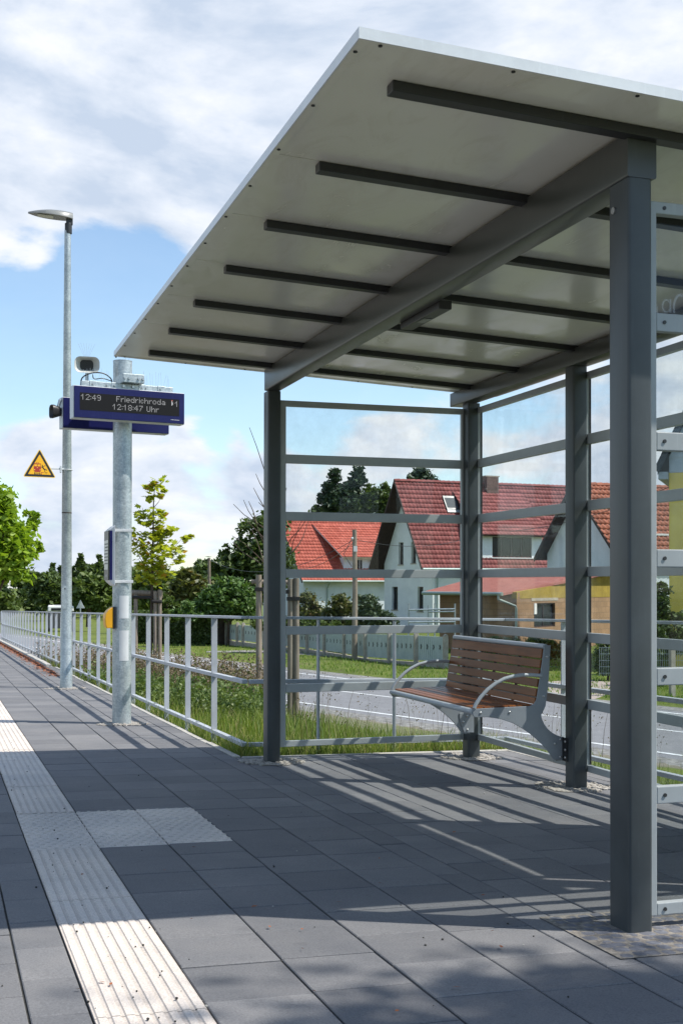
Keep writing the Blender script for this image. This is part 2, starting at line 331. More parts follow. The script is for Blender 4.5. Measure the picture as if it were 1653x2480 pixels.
# ------------------------------------------------------------------ world and sun
SUN = Vector((.66, -.335, 1)).normalized()
def world():
    w = bpy.data.worlds.new('World'); SC.world = w; w.use_nodes = True; n, l = w.node_tree.nodes, w.node_tree.links
    n.clear(); out = n.new('ShaderNodeOutputWorld'); bg = n.new('ShaderNodeBackground'); bg.inputs[1].default_value = SKY_STR
    sky = n.new('ShaderNodeTexSky'); sky.sky_type = 'NISHITA'; sky.sun_disc = False
    sky.sun_elevation = math.asin(SUN.z); sky.sun_rotation = math.atan2(SUN.x, SUN.y)
    sky.altitude = 400; sky.air_density = 1.0; sky.dust_density = .6; sky.ozone_density = 1.6
    tc = n.new('ShaderNodeTexCoord')
    def vmath(op, a, b=None):
        m = n.new('ShaderNodeVectorMath'); m.operation = op
        l.new(a, m.inputs[0])
        if b is not None:
            if hasattr(b, 'is_linked'): l.new(b, m.inputs[1])
            else: m.inputs[1].default_value = b
        return m
    def fmath(op, a, b=None, clamp=False):
        m = n.new('ShaderNodeMath'); m.operation = op; m.use_clamp = clamp
        for i, x in enumerate((a, b)):
            if x is None: continue
            if hasattr(x, 'is_linked'): l.new(x, m.inputs[i])
            else: m.inputs[i].default_value = x
        return m.outputs[0]
    d = vmath('NORMALIZE', tc.outputs['Generated']).outputs[0]
    sep = n.new('ShaderNodeSeparateXYZ'); l.new(d, sep.inputs[0])
    den = fmath('ADD', fmath('MAXIMUM', sep.outputs[2], 0.0), .50)
    comb = n.new('ShaderNodeCombineXYZ'); l.new(fmath('DIVIDE', sep.outputs[0], den), comb.inputs[0]); l.new(fmath('DIVIDE', sep.outputs[1], den), comb.inputs[1])
    l.new(fmath('MULTIPLY', sep.outputs[2], 2.0), comb.inputs[2])
    def nz(scale, detail, off, rough=.55, dist=0):
        mp = n.new('ShaderNodeMapping'); mp.inputs['Location'].default_value = off; l.new(comb.outputs[0], mp.inputs[0])
        t = n.new('ShaderNodeTexNoise'); t.inputs['Scale'].default_value = scale; t.inputs['Detail'].default_value = detail
        t.inputs['Roughness'].default_value = rough; t.inputs['Distortion'].default_value = dist; l.new(mp.outputs[0], t.inputs[0]); return t.outputs[0]
    big = nz(3.4, 10, (3.1, 1.7, .4), .56, .25)
    su = nz(3.4, 10, (3.1+.040, 1.7-.020, .4+.03), .56, .25)
    val = big
    for u, v, half, amt in BLOBS+[(None, (0, -.25, 1), 66, -.5), (None, (.3, -1, .35), 75, -.4)]:          # where the cloud cover thickens or opens, as compass directions of the sky
        k = Vector(v).normalized() if u is None else ray(u, v).normalized()
        dp = n.new('ShaderNodeVectorMath'); dp.operation = 'DOT_PRODUCT'; l.new(d, dp.inputs[0]); dp.inputs[1].default_value = k
        mr = n.new('ShaderNodeMapRange'); mr.interpolation_type = 'SMOOTHSTEP'
        mr.inputs[1].default_value = math.cos(math.radians(half)); mr.inputs[2].default_value = 1
        mr.inputs[3].default_value = 0; mr.inputs[4].default_value = amt; l.new(dp.outputs['Value'], mr.inputs[0])
        val = fmath('ADD', val, mr.outputs[0])
    mask = n.new('ShaderNodeMapRange'); mask.interpolation_type = 'SMOOTHSTEP'; mask.inputs[1].default_value = .455; mask.inputs[2].default_value = .59
    l.new(val, mask.inputs[0])
    shade = nz(4.4, 9, (8.3, 4.4, 2.0), .58, .35)
    dens = n.new('ShaderNodeMapRange'); dens.inputs[1].default_value = .52; dens.inputs[2].default_value = .80; l.new(val, dens.inputs[0])
    sh = fmath('ADD', fmath('MULTIPLY_ADD', shade, 1.35) if False else fmath('SUBTRACT', fmath('MULTIPLY', shade, 1.25), .16), fmath('ADD', fmath('MULTIPLY', dens.outputs[0], .10), fmath('MULTIPLY', fmath('SUBTRACT', su, big), 2.4)))
    cr = n.new('ShaderNodeValToRGB'); e = cr.color_ramp.elements
    e[0].position = .28; e[0].color = (.86, .885, .92, 1); e[1].position = .82; e[1].color = (.52, .61, .75, 1)
    x = e.new(.52); x.color = (.71, .77, .87, 1)
    l.new(sh, cr.inputs[0])
    cs = vmath('SCALE', cr.outputs[0]); cs.inputs[3].default_value = CLOUD/SKY_STR
    sk = vmath('MULTIPLY', sky.outputs[0], SKY_TINT)
    low = n.new('ShaderNodeMapRange'); low.inputs[1].default_value = .62; low.inputs[2].default_value = .02; low.inputs[3].default_value = .05; low.inputs[4].default_value = VEIL; l.new(sep.outputs[2], low.inputs[0])
    cov = fmath('MAXIMUM', mask.outputs[0], low.outputs[0])
    mx = n.new('ShaderNodeMix'); mx.data_type = 'RGBA'; l.new(cov, mx.inputs[0]); l.new(sk.outputs[0], mx.inputs[6]); l.new(cs.outputs[0], mx.inputs[7])
    l.new(mx.outputs[2], bg.inputs[0]); l.new(bg.outputs[0], out.inputs[0])
SKY_STR = .15; CLOUD = .86; SKY_TINT = (.98, 1.02, 1.0); VEIL = .08
BLOBS = [(130, 700, 5.0, -.22), (300, 690, 4.0, -.20), (420, 640, 3.2, -.18), (60, 850, 4, -.22), (330, 820, 4.5, -.2), (520, 900, 3.5, -.16), (560, 990, 3.0, -.16), (800, 1000, 3.2, -.14), (500, 1090, 1.6, -.12),
         (30, 560, 3.0, .05), (60, 300, 10, .18), (400, 300, 10, .18), (430, 560, 3.0, .08), (560, 480, 4, .12), (800, 30, 9, .18), (1400, 100, 9, .14), (690, 200, 2.4, -.05),
         (520, 1045, 2.2, .24), (150, 1050, 3.4, .10), (400, 1180, 3.0, .12), (620, 1150, 2.6, .10), (150, 1250, 3, .08), (600, 1260, 3, .06), (900, 1100, 2.6, .10), (1350, 1100, 4, .06)]
world()
sl = bpy.data.lights.new('sun', 'SUN'); so = bpy.data.objects.new('sun', sl); COL.objects.link(so)
sl.energy = 4.7; sl.angle = math.radians(.53); sl.color = (1, .955, .88)
so.rotation_euler = SUN.to_track_quat('Z', 'Y').to_euler()
vs = SC.view_settings; vs.view_transform = 'Standard'; vs.look = 'None'; vs.exposure = .42; vs.gamma = 1

# ------------------------------------------------------------------ terrain
def plat(x, y): return -.01995*y-.01519*x
def qd(x, y):
    la, de = tolat((x, y)); return .81*la+.583*de
def ss(a, b, x): t = min(1, max(0, (x-a)/(b-a))); return t*t*(3-2*t)
def far_drop(la, de): return -1.4*ss(45, 130, de)*ss(2, -14, la)
def gz(x, y):
    la, de = tolat((x, y)); q = qd(x, y)
    if q < 4.6: z = -.30
    elif q < 10: z = -.30-.62*(q-4.6)/5.4
    elif q < 15.2: z = -.92-.83*(q-10)/5.2
    else: z = -1.75
    if x < 2.3 and y > 0: z = min(z, plat(x, y)-.22)
    if x < -1.75: z = min(z, plat(x, y)-.75)
    return z+far_drop(la, de)
def axis(spec):
    r = []
    for a, b, s in spec: r += list(np.arange(a, b, s))
    return r
lats = axis([(-700, -150, 50), (-150, -40, 8), (-40, -14, 2), (-14, 16, .4), (16, 40, 2), (40, 150, 10), (150, 701, 50)])
deps = axis([(-300, -20, 40), (-20, 0, 2), (0, 34, .4), (34, 60, 1.5), (60, 150, 6), (150, 1001, 70)])
V = []; 
for de in deps:
    for la in lats:
        x, y = la*rt0.x+de*fwd0.x, la*rt0.y+de*fwd0.y
        wob = .03*math.sin(1.7*la+.9*de)+.025*math.sin(2.9*la-2.1*de) if 8 < qd(x, y) < 14.5 else 0
        V.append((x, y, gz(x, y)+wob))
nl = len(lats); F = []; bare = []
for i in range(len(deps)-1):
    for j in range(nl-1):
        F.append((i*nl+j, i*nl+j+1, (i+1)*nl+j+1, (i+1)*nl+j))
g = npmesh('ground', V, F, M['ground'], smooth=True); structure(g)
ba = g.data.attributes.new('bare', 'FLOAT', 'POINT')
bv = []
for (x, y, z) in V:
    la, de = tolat((x, y)); q = qd(x, y)
    b = ss(9.2, 11.5, q)*(1-ss(14.3, 15.2, q))*ss(4, -2, la)*.9
    if 0 <= q <= 16.3: b = max(b, ss(14.2, 15.0, q)*(1-ss(15.9, 16.2, q)))
    if x < -1.75: b = 1
    bv.append(b)
ba.data.foreach_set('value', bv)
# road: measured white far line, offset to the near side
far = [(38, -16.6), (14.1, 17.1), (6.9, 27.2), (-1.27, 38.6), (-8.2, 50.2), (-16.5, 68), (-27, 92), (-38, 120)]
def smooth_path(p, n=12):
    r = []
    for i in range(len(p)-1):
        p0, p1, p2, p3 = [np.array(p[max(0, min(len(p)-1, i+k))], float) for k in (-1, 0, 1, 2)]
        for t in np.linspace(0, 1, n, endpoint=False):
            r.append(.5*((2*p1)+(-p0+p2)*t+(2*p0-5*p1+4*p2-p3)*t*t+(-p0+3*p1-3*p2+p3)*t**3))
    r.append(np.array(p[-1], float)); return r
FP = smooth_path(far)
def offset(o):
    r = []
    for i, p in enumerate(FP):
        d = FP[min(i+1, len(FP)-1)]-FP[max(i-1, 0)]; d = d/np.hypot(*d); nn = np.array((d[1], -d[0]))
        if nn[0]*(-.81)+nn[1]*(-.583) < 0: nn = -nn
        r.append(p+nn*o)
    return r
def strip(name, a, b, z, m, dash=None):
    A, B = offset(a), offset(b); mb = MB(); s = 0
    for i in range(len(A)-1):
        L = float(np.hypot(*(A[i+1]-A[i]))); s0 = s; s += L
        segs = [(0, 1)]
        if dash:
            segs = []; x = 0
            k = math.floor(s0/sum(dash))
            while k*sum(dash) < s:
                t0 = max(s0, k*sum(dash)); t1 = min(s, k*sum(dash)+dash[0])
                if t1 > t0: segs.append(((t0-s0)/L, (t1-s0)/L))
                k += 1
        for t0, t1 in segs:
            q = []
            for P, t in ((A, t0), (A, t1), (B, t1), (B, t0)):
                p = P[i]*(1-t)+P[i+1]*t; q.append(ld(p[0], p[1], z+far_drop(p[0], p[1])))
            if (q[1]-q[0]).cross(q[2]-q[1]).z < 0: q.reverse()
            mb.poly(q, [(0, 1, 2, 3)])
    return structure(mb.build(name, m))
strip('road', -.45, 5.55, -1.744, M['asphalt'])
strip('road_edge_line', -.06, .06, -1.739, M['line']); strip('road_edge_line', 5.10, 5.22, -1.739, M['line'])
strip('road_centre_line', 2.54, 2.64, -1.739, M['line'], (3.2, 2.2))
strip('road_shoulder', 5.56, 6.9, -1.742, M['gravel']); strip('road_shoulder', -1.1, -.46, -1.742, M['gravel'])

# ------------------------------------------------------------------ platform paving
CROSS = .335
colx = [-1.68, -1.37, -1.07, -.766, -.463, -.16, -.08+.0, .223, .378, .677, .985, 1.286, 1.592, 1.893, 2.0]
tl = MB(); cr = MB()
def slab(mb, x0, x1, y0, y1, gx=.0034, gy=None, j=True, bev=.003):
    gy = gy or random.choice((.0018, .0024, .003, .0042))
    dz = random.uniform(-.0012, .0012) if j else 0; tx, ty = random.uniform(-.0012, .0012), random.uniform(-.0012, .0012)
    x0 += gx; x1 -= gx; y0 += gy; y1 -= gy; mb.tint = random.random()
    def P(x, y, h): return (x, y, plat(x, y)+h+dz+tx*(x-x0)/(x1-x0)+ty*(y-y0)/(y1-y0))
    c = [(x0, y0), (x1, y0), (x1, y1), (x0, y1)]; i = [(x0+bev, y0+bev), (x1-bev, y0+bev), (x1-bev, y1-bev), (x0+bev, y1-bev)]
    mb.poly([P(x, y, -.02) for x, y in c]+[P(x, y, -bev*.8) for x, y in c]+[P(x, y, 0) for x, y in i],
            [(8, 9, 10, 11)]+[(k, (k+1) % 4, 4+(k+1) % 4, 4+k) for k in range(4)]+[(4+k, 4+(k+1) % 4, 8+(k+1) % 4, 8+k) for k in range(4)])
    mb.tint = None
T0, T1 = 5.58, 6.585          # tactile field
lines = [-1.68, -1.37, -1.07, -.766, -.463, -.08, .223, .378, None, .677, .985, 1.286, 1.592, 1.893, 2.02]
for a, b in zip(lines[:-1], lines[1:]):
    if a is None or b is None: continue
    o = random.choice((0, .5, .5, 0))*CROSS+random.uniform(-.02, .02); y = .3+o
    while y < 48:
        y1 = y+CROSS
        if .6 < a < 1.2 and y < T1 and y1 > T0:
            if y < T0-.03: slab(tl, a, b, y, T0)
            if y1 > T1+.03: slab(tl, a, b, T1, y1)
        else: slab(tl, a, b, y, y1)
        y = y1
xr = [2.02, 2.195, 2.497, 2.80, 3.10, 3.405, 3.71, 4.01, 4.15]
for a, b in zip(xr[:-1], xr[1:]):
    y = .3+random.choice((0, .5))*CROSS+random.uniform(-.02, .02)
    while y < 8.74:
        y1 = min(y+CROSS, 8.75)
        if y1-y > .04: slab(tl, a, b, y, y1)
        y += CROSS
pv = structure(tl.build('pavement', M['tile']))
# tactile plates
def ribplate(mb, x0, x1, y0, y1):
    dz = random.uniform(-.001, .0015); mb.tint = random.random()
    x0 += .003; x1 -= .003; y0 += .0012; y1 -= .0012; n = 8; p = (x1-x0)/n; prof = [(x0, -.02)]
    for k in range(n):
        s = x0+k*p; prof += [(s+.001, 0), (s+p*.16, 0), (s+p*.26, .0032), (s+p*.80, .0032), (s+p*.90, 0)]
    prof += [(x1, 0), (x1, -.02)]
    A = [(x, y0, plat(x, y0)+h+dz) for x, h in prof]; B = [(x, y1, plat(x, y1)+h+dz) for x, h in prof]; m = len(prof)
    mb.poly(A+B, [(k, k+1, m+k+1, m+k) for k in range(m-1)]+[tuple(range(m-1, -1, -1)), tuple(range(m, 2*m))])
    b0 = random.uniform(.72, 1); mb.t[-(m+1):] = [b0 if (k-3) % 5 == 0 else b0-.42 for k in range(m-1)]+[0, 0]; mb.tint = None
def bumpplate(mb, x0, x1, y0, y1):
    slab(mb, x0, x1, y0, y1, .003, .0022); t = random.uniform(.75, .95); mb.t[-9:] = [t]*9; mb.tint = t-.38
    nx, ny = 6, 7
    for i in range(nx):
        for j in range(ny):
            cx = x0+(x1-x0)*(i+.5+(.25 if j % 2 else -.25))/nx; cy = y0+(y1-y0)*(j+.5)/ny; z = plat(cx, cy)-.001
            rr = [(.0135, 0), (.0105, .0042), (.006, .0056)]; S = 10
            v = [(cx+r*math.cos(2*PI*k/S), cy+r*math.sin(2*PI*k/S), z+h) for r, h in rr for k in range(S)]
            mb.poly(v, [(q*S+k, q*S+(k+1) % S, (q+1)*S+(k+1) % S, (q+1)*S+k) for q in range(2) for k in range(S)]+[tuple(range(2*S, 3*S))])
    mb.tint = None
y = T0
while y > .5: ribplate(cr, .378, .677, y-CROSS, y); y -= CROSS
y = T1
while y < 48: ribplate(cr, .378, .677, y, y+CROSS); y += CROSS
for k in range(3):
    for a, b in ((.378, .677), (.677, .985), (.985, 1.286)): bumpplate(cr, a, b, T0+k*CROSS, T0+(k+1)*CROSS)
structure(cr.build('tactile_pavement', M['cream']))
# body under the paving
bd = MB()
def slabbed(x0, x1, y0, y1, h0, h1):
    P = [(x, y, plat(x, y)+h) for h in (h0, h1) for x, y in ((x0, y0), (x1, y0), (x1, y1), (x0, y1))]
    bd.poly(P, [(3, 2, 1, 0), (4, 5, 6, 7), (0, 1, 5, 4), (1, 2, 6, 5), (2, 3, 7, 6), (3, 0, 4, 7)])
slabbed(-1.68, 2.02, -4, 48, -.7, -.0075); slabbed(2.021, 4.15, -4, 8.75, -.6, -.0078)
structure(bd.build('platform', M['joint']))
kb = MB()
def kerbrow(p0, p1, w, top=.004):
    d = (Vector(p1)-Vector(p0)); L = d.length; d.normalize(); nn = Vector((d.y, -d.x)); s = 0
    while s < L-.05:
        e = min(L, s+1.0)-.006; h = random.uniform(-.004, .003)
        q = [Vector(p0)+d*s, Vector(p0)+d*e, Vector(p0)+d*e+nn*w, Vector(p0)+d*s+nn*w]
        P = [(a.x, a.y, plat(a.x, a.y)-.3) for a in q]+[(a.x, a.y, plat(a.x, a.y)+top+h) for a in q]
        f = [(3, 2, 1, 0), (4, 5, 6, 7), (0, 1, 5, 4), (1, 2, 6, 5), (2, 3, 7, 6), (3, 0, 4, 7)]
        if (q[1]-q[0]).cross(q[2]-q[1]) < 0: f = [t[::-1] for t in f]
        kb.poly(P, f); s += 1.0
kerbrow((2.024, 8.80), (2.024, 23.5), .05); kerbrow((2.08, 8.755), (4.21, 8.755), -.05); kerbrow((4.155, 0), (4.155, 8.75), .05)
structure(kb.build('kerb_stones', M['kerb'], bev=.006))
k2 = MB(); kb = k2
kerbrow((1.88, 23.6), (1.88, 48), .10, .05)
structure(k2.build('kerb', M['kerb'], bev=.01))
# mortar collars and the granite setts round the front post
def mortar(cx, cy, w, h, seed):
    r = random.Random(seed); mb = MB(); N = 900; 
    pts = []
    for i in range(42):
        a = 2*PI*i/42; k = 1+.16*math.sin(3*a+seed)+r.uniform(-.10, .10)
        pts.append((cx+w*k*math.cos(a), cy+h*k*math.sin(a)))
    mb.poly([(x, y, plat(x, y)+.004) for x, y in pts], [tuple(range(42))])
    for i in range(150):
        a = r.uniform(0, 2*PI); d = math.sqrt(r.random())*1.12; x, y = cx+w*d*math.cos(a), cy+h*d*math.sin(a)
        s = r.uniform(.006, .02); mb.ball((x, y, plat(x, y)+.004), s, 5, 3, (1, 1, .5))
    return mb
mm = MB()
for i, (x, y, w, h) in enumerate(((2.215, 8.45, .20, .20), (3.70, 8.40, .20, .22), (3.68, 6.79, .22, .22), (1.61, 11.62, .22, .22), (1.61, 17.05, .24, .26))):
    q = mortar(x, y, w, h, i); k = len(mm.v); mm.v += q.v; mm.f += [tuple(a+k for a in f) for f in q.f]; mm.t += q.t
structure(mm.build('mortar_patches', M['mortar']))
cb = MB()
for i in range(11):
    for j in range(10):
        x0 = 1.98+i*.0525+random.uniform(-.007, .007)+(j % 2)*.02; y0 = 3.36+j*.0525+random.uniform(-.007, .007)
        w, h = random.uniform(.038, .05), random.uniform(.038, .05); z = plat(x0, y0); S = 9; cb.tint = random.random()
        o = [(x0+w/2+w*.53*math.copysign(abs(math.cos(a))**.6, math.cos(a))*random.uniform(.88, 1.05), y0+h/2+h*.53*math.copysign(abs(math.sin(a))**.6, math.sin(a))*random.uniform(.88, 1.05)) for a in np.linspace(0, 2*PI, S+1)[:-1]]
        t = random.uniform(.003, .0055)
        cb.poly([(x, y, z-.01) for x, y in o]+[(x, y, z+t-.0015) for x, y in o]+[(x+(x0+w/2-x)*.25, y+(y0+h/2-y)*.25, z+t+random.uniform(-.0008, .0008)) for x, y in o],
                [tuple(range(2*S, 3*S))]+[(q*S+k, q*S+(k+1) % S, (q+1)*S+(k+1) % S, (q+1)*S+k) for q in (0, 1) for k in range(S)])
structure(cb.build('granite_setts', M['cobble'], smooth=True))
cs = MB(); cs.prism([(1.97, 3.35, plat(1.97, 3.35)+.003), (2.57, 3.35, plat(2.57, 3.35)+.003), (2.57, 3.89, plat(2.57, 3.89)+.003), (1.97, 3.89, plat(1.97, 3.89)+.003)], (0, 0, .0008))
structure(cs.build('sett_bed', noisy('sandy_sett_bed', (.10, .09, .08), (.30, .27, .23), 40, .95, bs=.6, bscale=80)))
# grit and leaf litter lying on the paving
gr = MB(); gw = MB(); lt = MB()
for i in range(170):
    y = 2.6*math.exp(random.random()*1.5); x = random.uniform(.0, .45)*y*1.2 if random.random() < .5 else random.uniform(.378, .677)
    if x > 2.0 and y > 8.6: continue
    s = random.choice((.0016, .002, .0026, .0032, .0045))
    (gr if random.random() < .78 else gw).ball((x, y, plat(x, y)+s*.6+(.005 if .378 < x < .677 else 0)), s, 5, 4, (1, random.uniform(.7, 1.4), .8))
tag(gr.build('grit', M['joint']), kind='stuff'); tag(gw.build('grit', M['kerb']), kind='stuff')
for i in range(26):
    y = random.uniform(2.8, 5.5); x = random.uniform(.1, .5)*y; a = random.uniform(0, PI); L = random.uniform(.006, .016); w = L*random.uniform(.2, .5)
    z = plat(x, y)+.008; ca, sa = math.cos(a), math.sin(a)
    lt.poly([(x+L*ca, y+L*sa, z), (x-w*sa, y+w*ca, z+.003), (x-L*ca, y-L*sa, z+.001), (x+w*sa, y-w*ca, z)], [(0, 1, 2, 3)])
for i in range(2600):
    y = random.uniform(20, 42); x = 1.86-abs(random.gauss(0, .10))-.02*ss(26, 20, y); a = random.uniform(0, PI); L = random.uniform(.015, .04)
    z = plat(x, y)+.004+random.uniform(0, .012)
    lt.poly([(x+L*math.cos(a), y+L*math.sin(a), z), (x-.01*math.sin(a), y+.01*math.cos(a), z+.006), (x-L*math.cos(a), y-L*math.sin(a), z)], [(0, 1, 2)])
tag(lt.build('leaf_litter', noisy('rust_brown_litter', (.20, .06, .025), (.36, .13, .05), 9, .9)), kind='stuff')


# ------------------------------------------------------------------ shelter
K = .05
def roofz(x): return 2.545-K*(x-2.2)
sh = empty('platform_shelter', (2.2, 6.0, plat(2.2, 6)), 'grey steel waiting shelter with glass walls and a flat cream roof', 'shelter')
def post(cx, cy, w, d, zt):
    mb = MB(); o = rrect(w, d, .012, 3); z = plat(cx, cy)-.02
    mb.prism([(cx+x, cy+y, z) for x, y in o], (0, 0, zt-z)); p = mb.build('post', M['steel'], sh, smooth=True)
    return p
BZ = 2.387
pA = post(2.198, 3.672, .09, .13, BZ-.001); pB = post(2.215, 8.455, .093, .13, BZ-.001)
for (x, y) in ((3.70, 8.388), (3.678, 6.77), (3.678, 5.15), (3.678, 3.672)): post(x, y, .096, .11, 2.361)
mb = MB(); o = rrect(.108, .15, .008, 3)
mb.prism([(2.203+x, 3.605, BZ+.075+z) for x, z in o], (0, 4.815, 0)); mb.build('beam', M['beam'], sh, smooth=True)
mb = MB(); o = rrect(.11, .10, .006, 3)
mb.prism([(3.672+x, 3.605, 2.362+.05+z) for x, z in o], (0, 4.985, 0)); mb.build('beam', M['beam'], sh, smooth=True)
RX0, RX1, RY0, RY1 = 1.128, 3.985, 3.343, 8.57
def slope_box(mb, x0, x1, y0, y1, h0, h1):
    P = [(x, y, roofz(x)+h) for h in (h0, h1) for x, y in ((x0, y0), (x1, y0), (x1, y1), (x0, y1))]
    mb.poly(P, [(3, 2, 1, 0), (4, 5, 6, 7), (0, 1, 5, 4), (1, 2, 6, 5), (2, 3, 7, 6), (3, 0, 4, 7)])
seams = [RY0+.034, 4.345, 5.10, 5.88, 6.64, 7.41, RY1-.034]
for a, b in zip(seams[:-1], seams[1:]):
    mb = MB(); slope_box(mb, RX0+.034, RX1-.034, a+.0022, b-.0022, 0, .012); mb.build('roof_panel', M['soffit'], sh)
mb = MB(); slope_box(mb, RX0+.0045, RX1-.0045, RY0+.0045, RY1-.0045, .0125, .026); mb.build('roof_sheet', M['alu'], sh)
mb = MB(); a, b = .004, .033
def ring_pts(d, h): return [(x, y, roofz(x)+h) for x, y in ((RX0+d, RY0+d), (RX1-d, RY0+d), (RX1-d, RY1-d), (RX0+d, RY1-d))]
def ring(mb, d0, d1, h0, h1):
    P = ring_pts(d0, h0)+ring_pts(d1, h0)+ring_pts(d0, h1)+ring_pts(d1, h1)
    for k in range(4):
        q = (k+1) % 4; mb.poly([], [])
    mb.poly(P, [f for k in range(4) for f in (((k+1) % 4, k, 4+k, 4+(k+1) % 4), (8+k, 8+(k+1) % 4, 12+(k+1) % 4, 12+k), (k, (k+1) % 4, 8+(k+1) % 4, 8+k), (4+(k+1) % 4, 4+k, 12+k, 12+(k+1) % 4))])
ring(mb, .0045, .033, -.0025, .012); et = mb.build('edge_trim', M['soffit'], sh)
mb = MB(); ring(mb, 0, .004, -.0035, .030); mb.build('fascia', M['white_edge'], sh)
for x, y in [(RX0+.018, y) for y in np.arange(3.43, 8.6, .43)]+[(x, RY0+.022) for x in np.arange(1.2, 3.9, .42)]+[(x, RY1-.02) for x in np.arange(1.2, 3.9, .42)]:
    mb = MB(); mb.cyl((x, y, roofz(x)-.006), (x, y, roofz(x)), .0065, 8); mb.build('screw', M['black'], et)
for y in (3.626, 4.398, 5.166, 5.955, 6.728, 7.512, 8.27):
    mb = MB(); x0, x1 = 1.314, 3.66; g = .001
    P = [(x, yy, roofz(x)+h) for h in (-.034, -g) for x, yy in ((x0, y-.056), (x1, y-.056), (x1, y), (x0, y))]
    mb.poly(P, [(3, 2, 1, 0), (4, 5, 6, 7), (0, 1, 5, 4), (1, 2, 6, 5), (2, 3, 7, 6), (3, 0, 4, 7)])
    mb.build('purlin', M['purlin'], sh, bev=.003)
mb = MB(); mb.box((2.2585, 5.50, 2.356), (2.325, 6.02, 2.398)); lb = mb.build('lamp_box', M['purlin'], sh, bev=.003)
mb = MB(); mb.box((2.27, 5.72, 2.3535), (2.312, 5.82, 2.3565)); mb.build('lens', M['beam'], lb)
mb = MB(); mb.cyl((2.157, 3.70, 2.30), (2.148, 3.70, 2.30), .012, 14); mb.build('bolt', M['bolt'], pA, smooth=True)
TOPS = [2.327, 1.949, 1.547, 1.145, .744, .340, -.056]; THK = [.041, .062, .062, .06, .058, .058, .041]
def wall_frame(name, o, ex, ez_in, L, mat_, tops, st0, st1, screws=False, lab=None, dg=.05):
    # o: start corner on the face seen from the platform, ex: direction along the wall, ez_in: thickness direction
    o, ex, nn = Vector(o), Vector(ex), Vector(ez_in); T = .034
    f = MB(); zb_, zt_ = tops[-1]-THK[-1], tops[0]
    f.prism([o+ex*x+Vector((0, 0, z)) for x, z in ((0, zb_), (st0, zb_), (st0, zt_-THK[0]), (L-st1, zt_-THK[0]), (L-st1, zb_), (L, zb_), (L, zt_), (0, zt_))], nn*T)
    fr = f.build(name, mat_, sh, bev=.003, label=lab)
    for t, h in list(zip(tops, THK))[1:]:
        r = MB(); r.obox(o+ex*(st0+.0005)+Vector((0, 0, t-h))+nn*.001, ex*(L-st0-st1-.001), nn*(T-.002), (0, 0, h)); ro = r.build('rail', mat_, fr, bev=.003)
    if screws:
        for t, h in zip(tops, THK):
            for k in (.075, L-.1):
                s = MB(); p = o+ex*k+Vector((0, 0, t-h/2)); s.cyl(p, p-nn*.003, .0065, 12); s.build('screw', M['purlin'], fr, smooth=True)
    if dg < .045:
        for k in (st0+.0005, L-st1-.0065): q = MB(); q.obox(o+ex*k+nn*.025+Vector((0, 0, tops[-1])), ex*.006, nn*.008, (0, 0, tops[0]-tops[-1]-THK[0])); q.build('gasket', M['black'], fr)
    gm = MB(); gm.obox(o+ex*.006+nn*dg+Vector((0, 0, tops[-1]-.03)), ex*(L-.012), nn*.008, (0, 0, tops[0]-tops[-1]+.025)); gm.build('glass_pane', M['glass'], fr)
    return fr
wall_frame('end_wall', (2.2625, 8.412, 0), (1, 0, 0), (0, 1, 0), 1.391, M['steel_light'], TOPS, .042, .018)
BT = [(t-1.045)*1.0+1.045+.004 for t in TOPS]
for y0, y1 in ((6.775, 8.36), (5.155, 6.768), (3.74, 5.148)):
    wall_frame('back_wall', (3.728, y1, 0), (0, -1, 0), (1, 0, 0), y1-y0, M['steel_light'], BT, .028, .028, dg=.042)
mb = MB(); mb.box((3.70, 3.76, -.05), (3.718, 5.07, 1.985)); npn = mb.build('notice_panel', M['alu'], sh)
mb = MB(); mb.box((3.694, 3.82, .02), (3.6995, 5.01, 1.93)); mb.build('poster_board', M['white'], npn)
NT = [2.332, 1.957, 1.556, 1.161, .762, .365, -.025]
nw = wall_frame('near_wall', (2.2435, 3.655, 0), (1, 0, 0), (0, 1, 0), 1.385, M['steel_light'], NT, .045, .03, screws=True)

lm, ln, ll, lb_ = mat('faint_film', (.75, .77, .78), .6)
lt_ = ln.new('ShaderNodeBsdfTransparent'); lx = ln.new('ShaderNodeMixShader'); lx.inputs[0].default_value = .14
ll.new(lt_.outputs[0], lx.inputs[1]); ll.new(lb_.outputs[0], lx.inputs[2]); ll.new(lx.outputs[0], ln['Material Output'].inputs[0])
gp = [c for c in nw.children if c.name.startswith('glass_pane')][0]
mb = MB()
def stroke(pts, w):
    P = [hit(u, v, (0, 3.7035, 0), Vector((0, 1, 0))) for u, v in pts]; r = []
    L_, R_ = [], []
    for i, p in enumerate(P):
        d = (P[min(i+1, len(P)-1)]-P[max(i-1, 0)]); d.y = 0; d.normalize(); q = Vector((-d.z, 0, d.x))*w; L_.append(p+q); R_.append(p-q)
    n = len(P); Z_ = Vector((0, -.0006, 0)); V = L_+R_+[a+Z_ for a in L_+R_]
    mb.poly(V, [f for i in range(n-1) for f in ((i, i+1, n+i+1, n+i), (2*n+i, 3*n+i, 3*n+i+1, 2*n+i+1))])
stroke([(1622, 757), (1622, 724)], .0035); stroke([(1612+10*math.cos(a)*.95, 741+15*math.sin(a)) for a in np.linspace(.6, 2*PI-.6, 16)], .0035)
stroke([(1645+15*math.cos(a), 748+34*math.sin(a)) for a in np.linspace(PI*.9, PI*1.98, 14)], .0045); stroke([(1588, 742), (1590, 757)], .004)
mb.build('lettering', lm, nw)

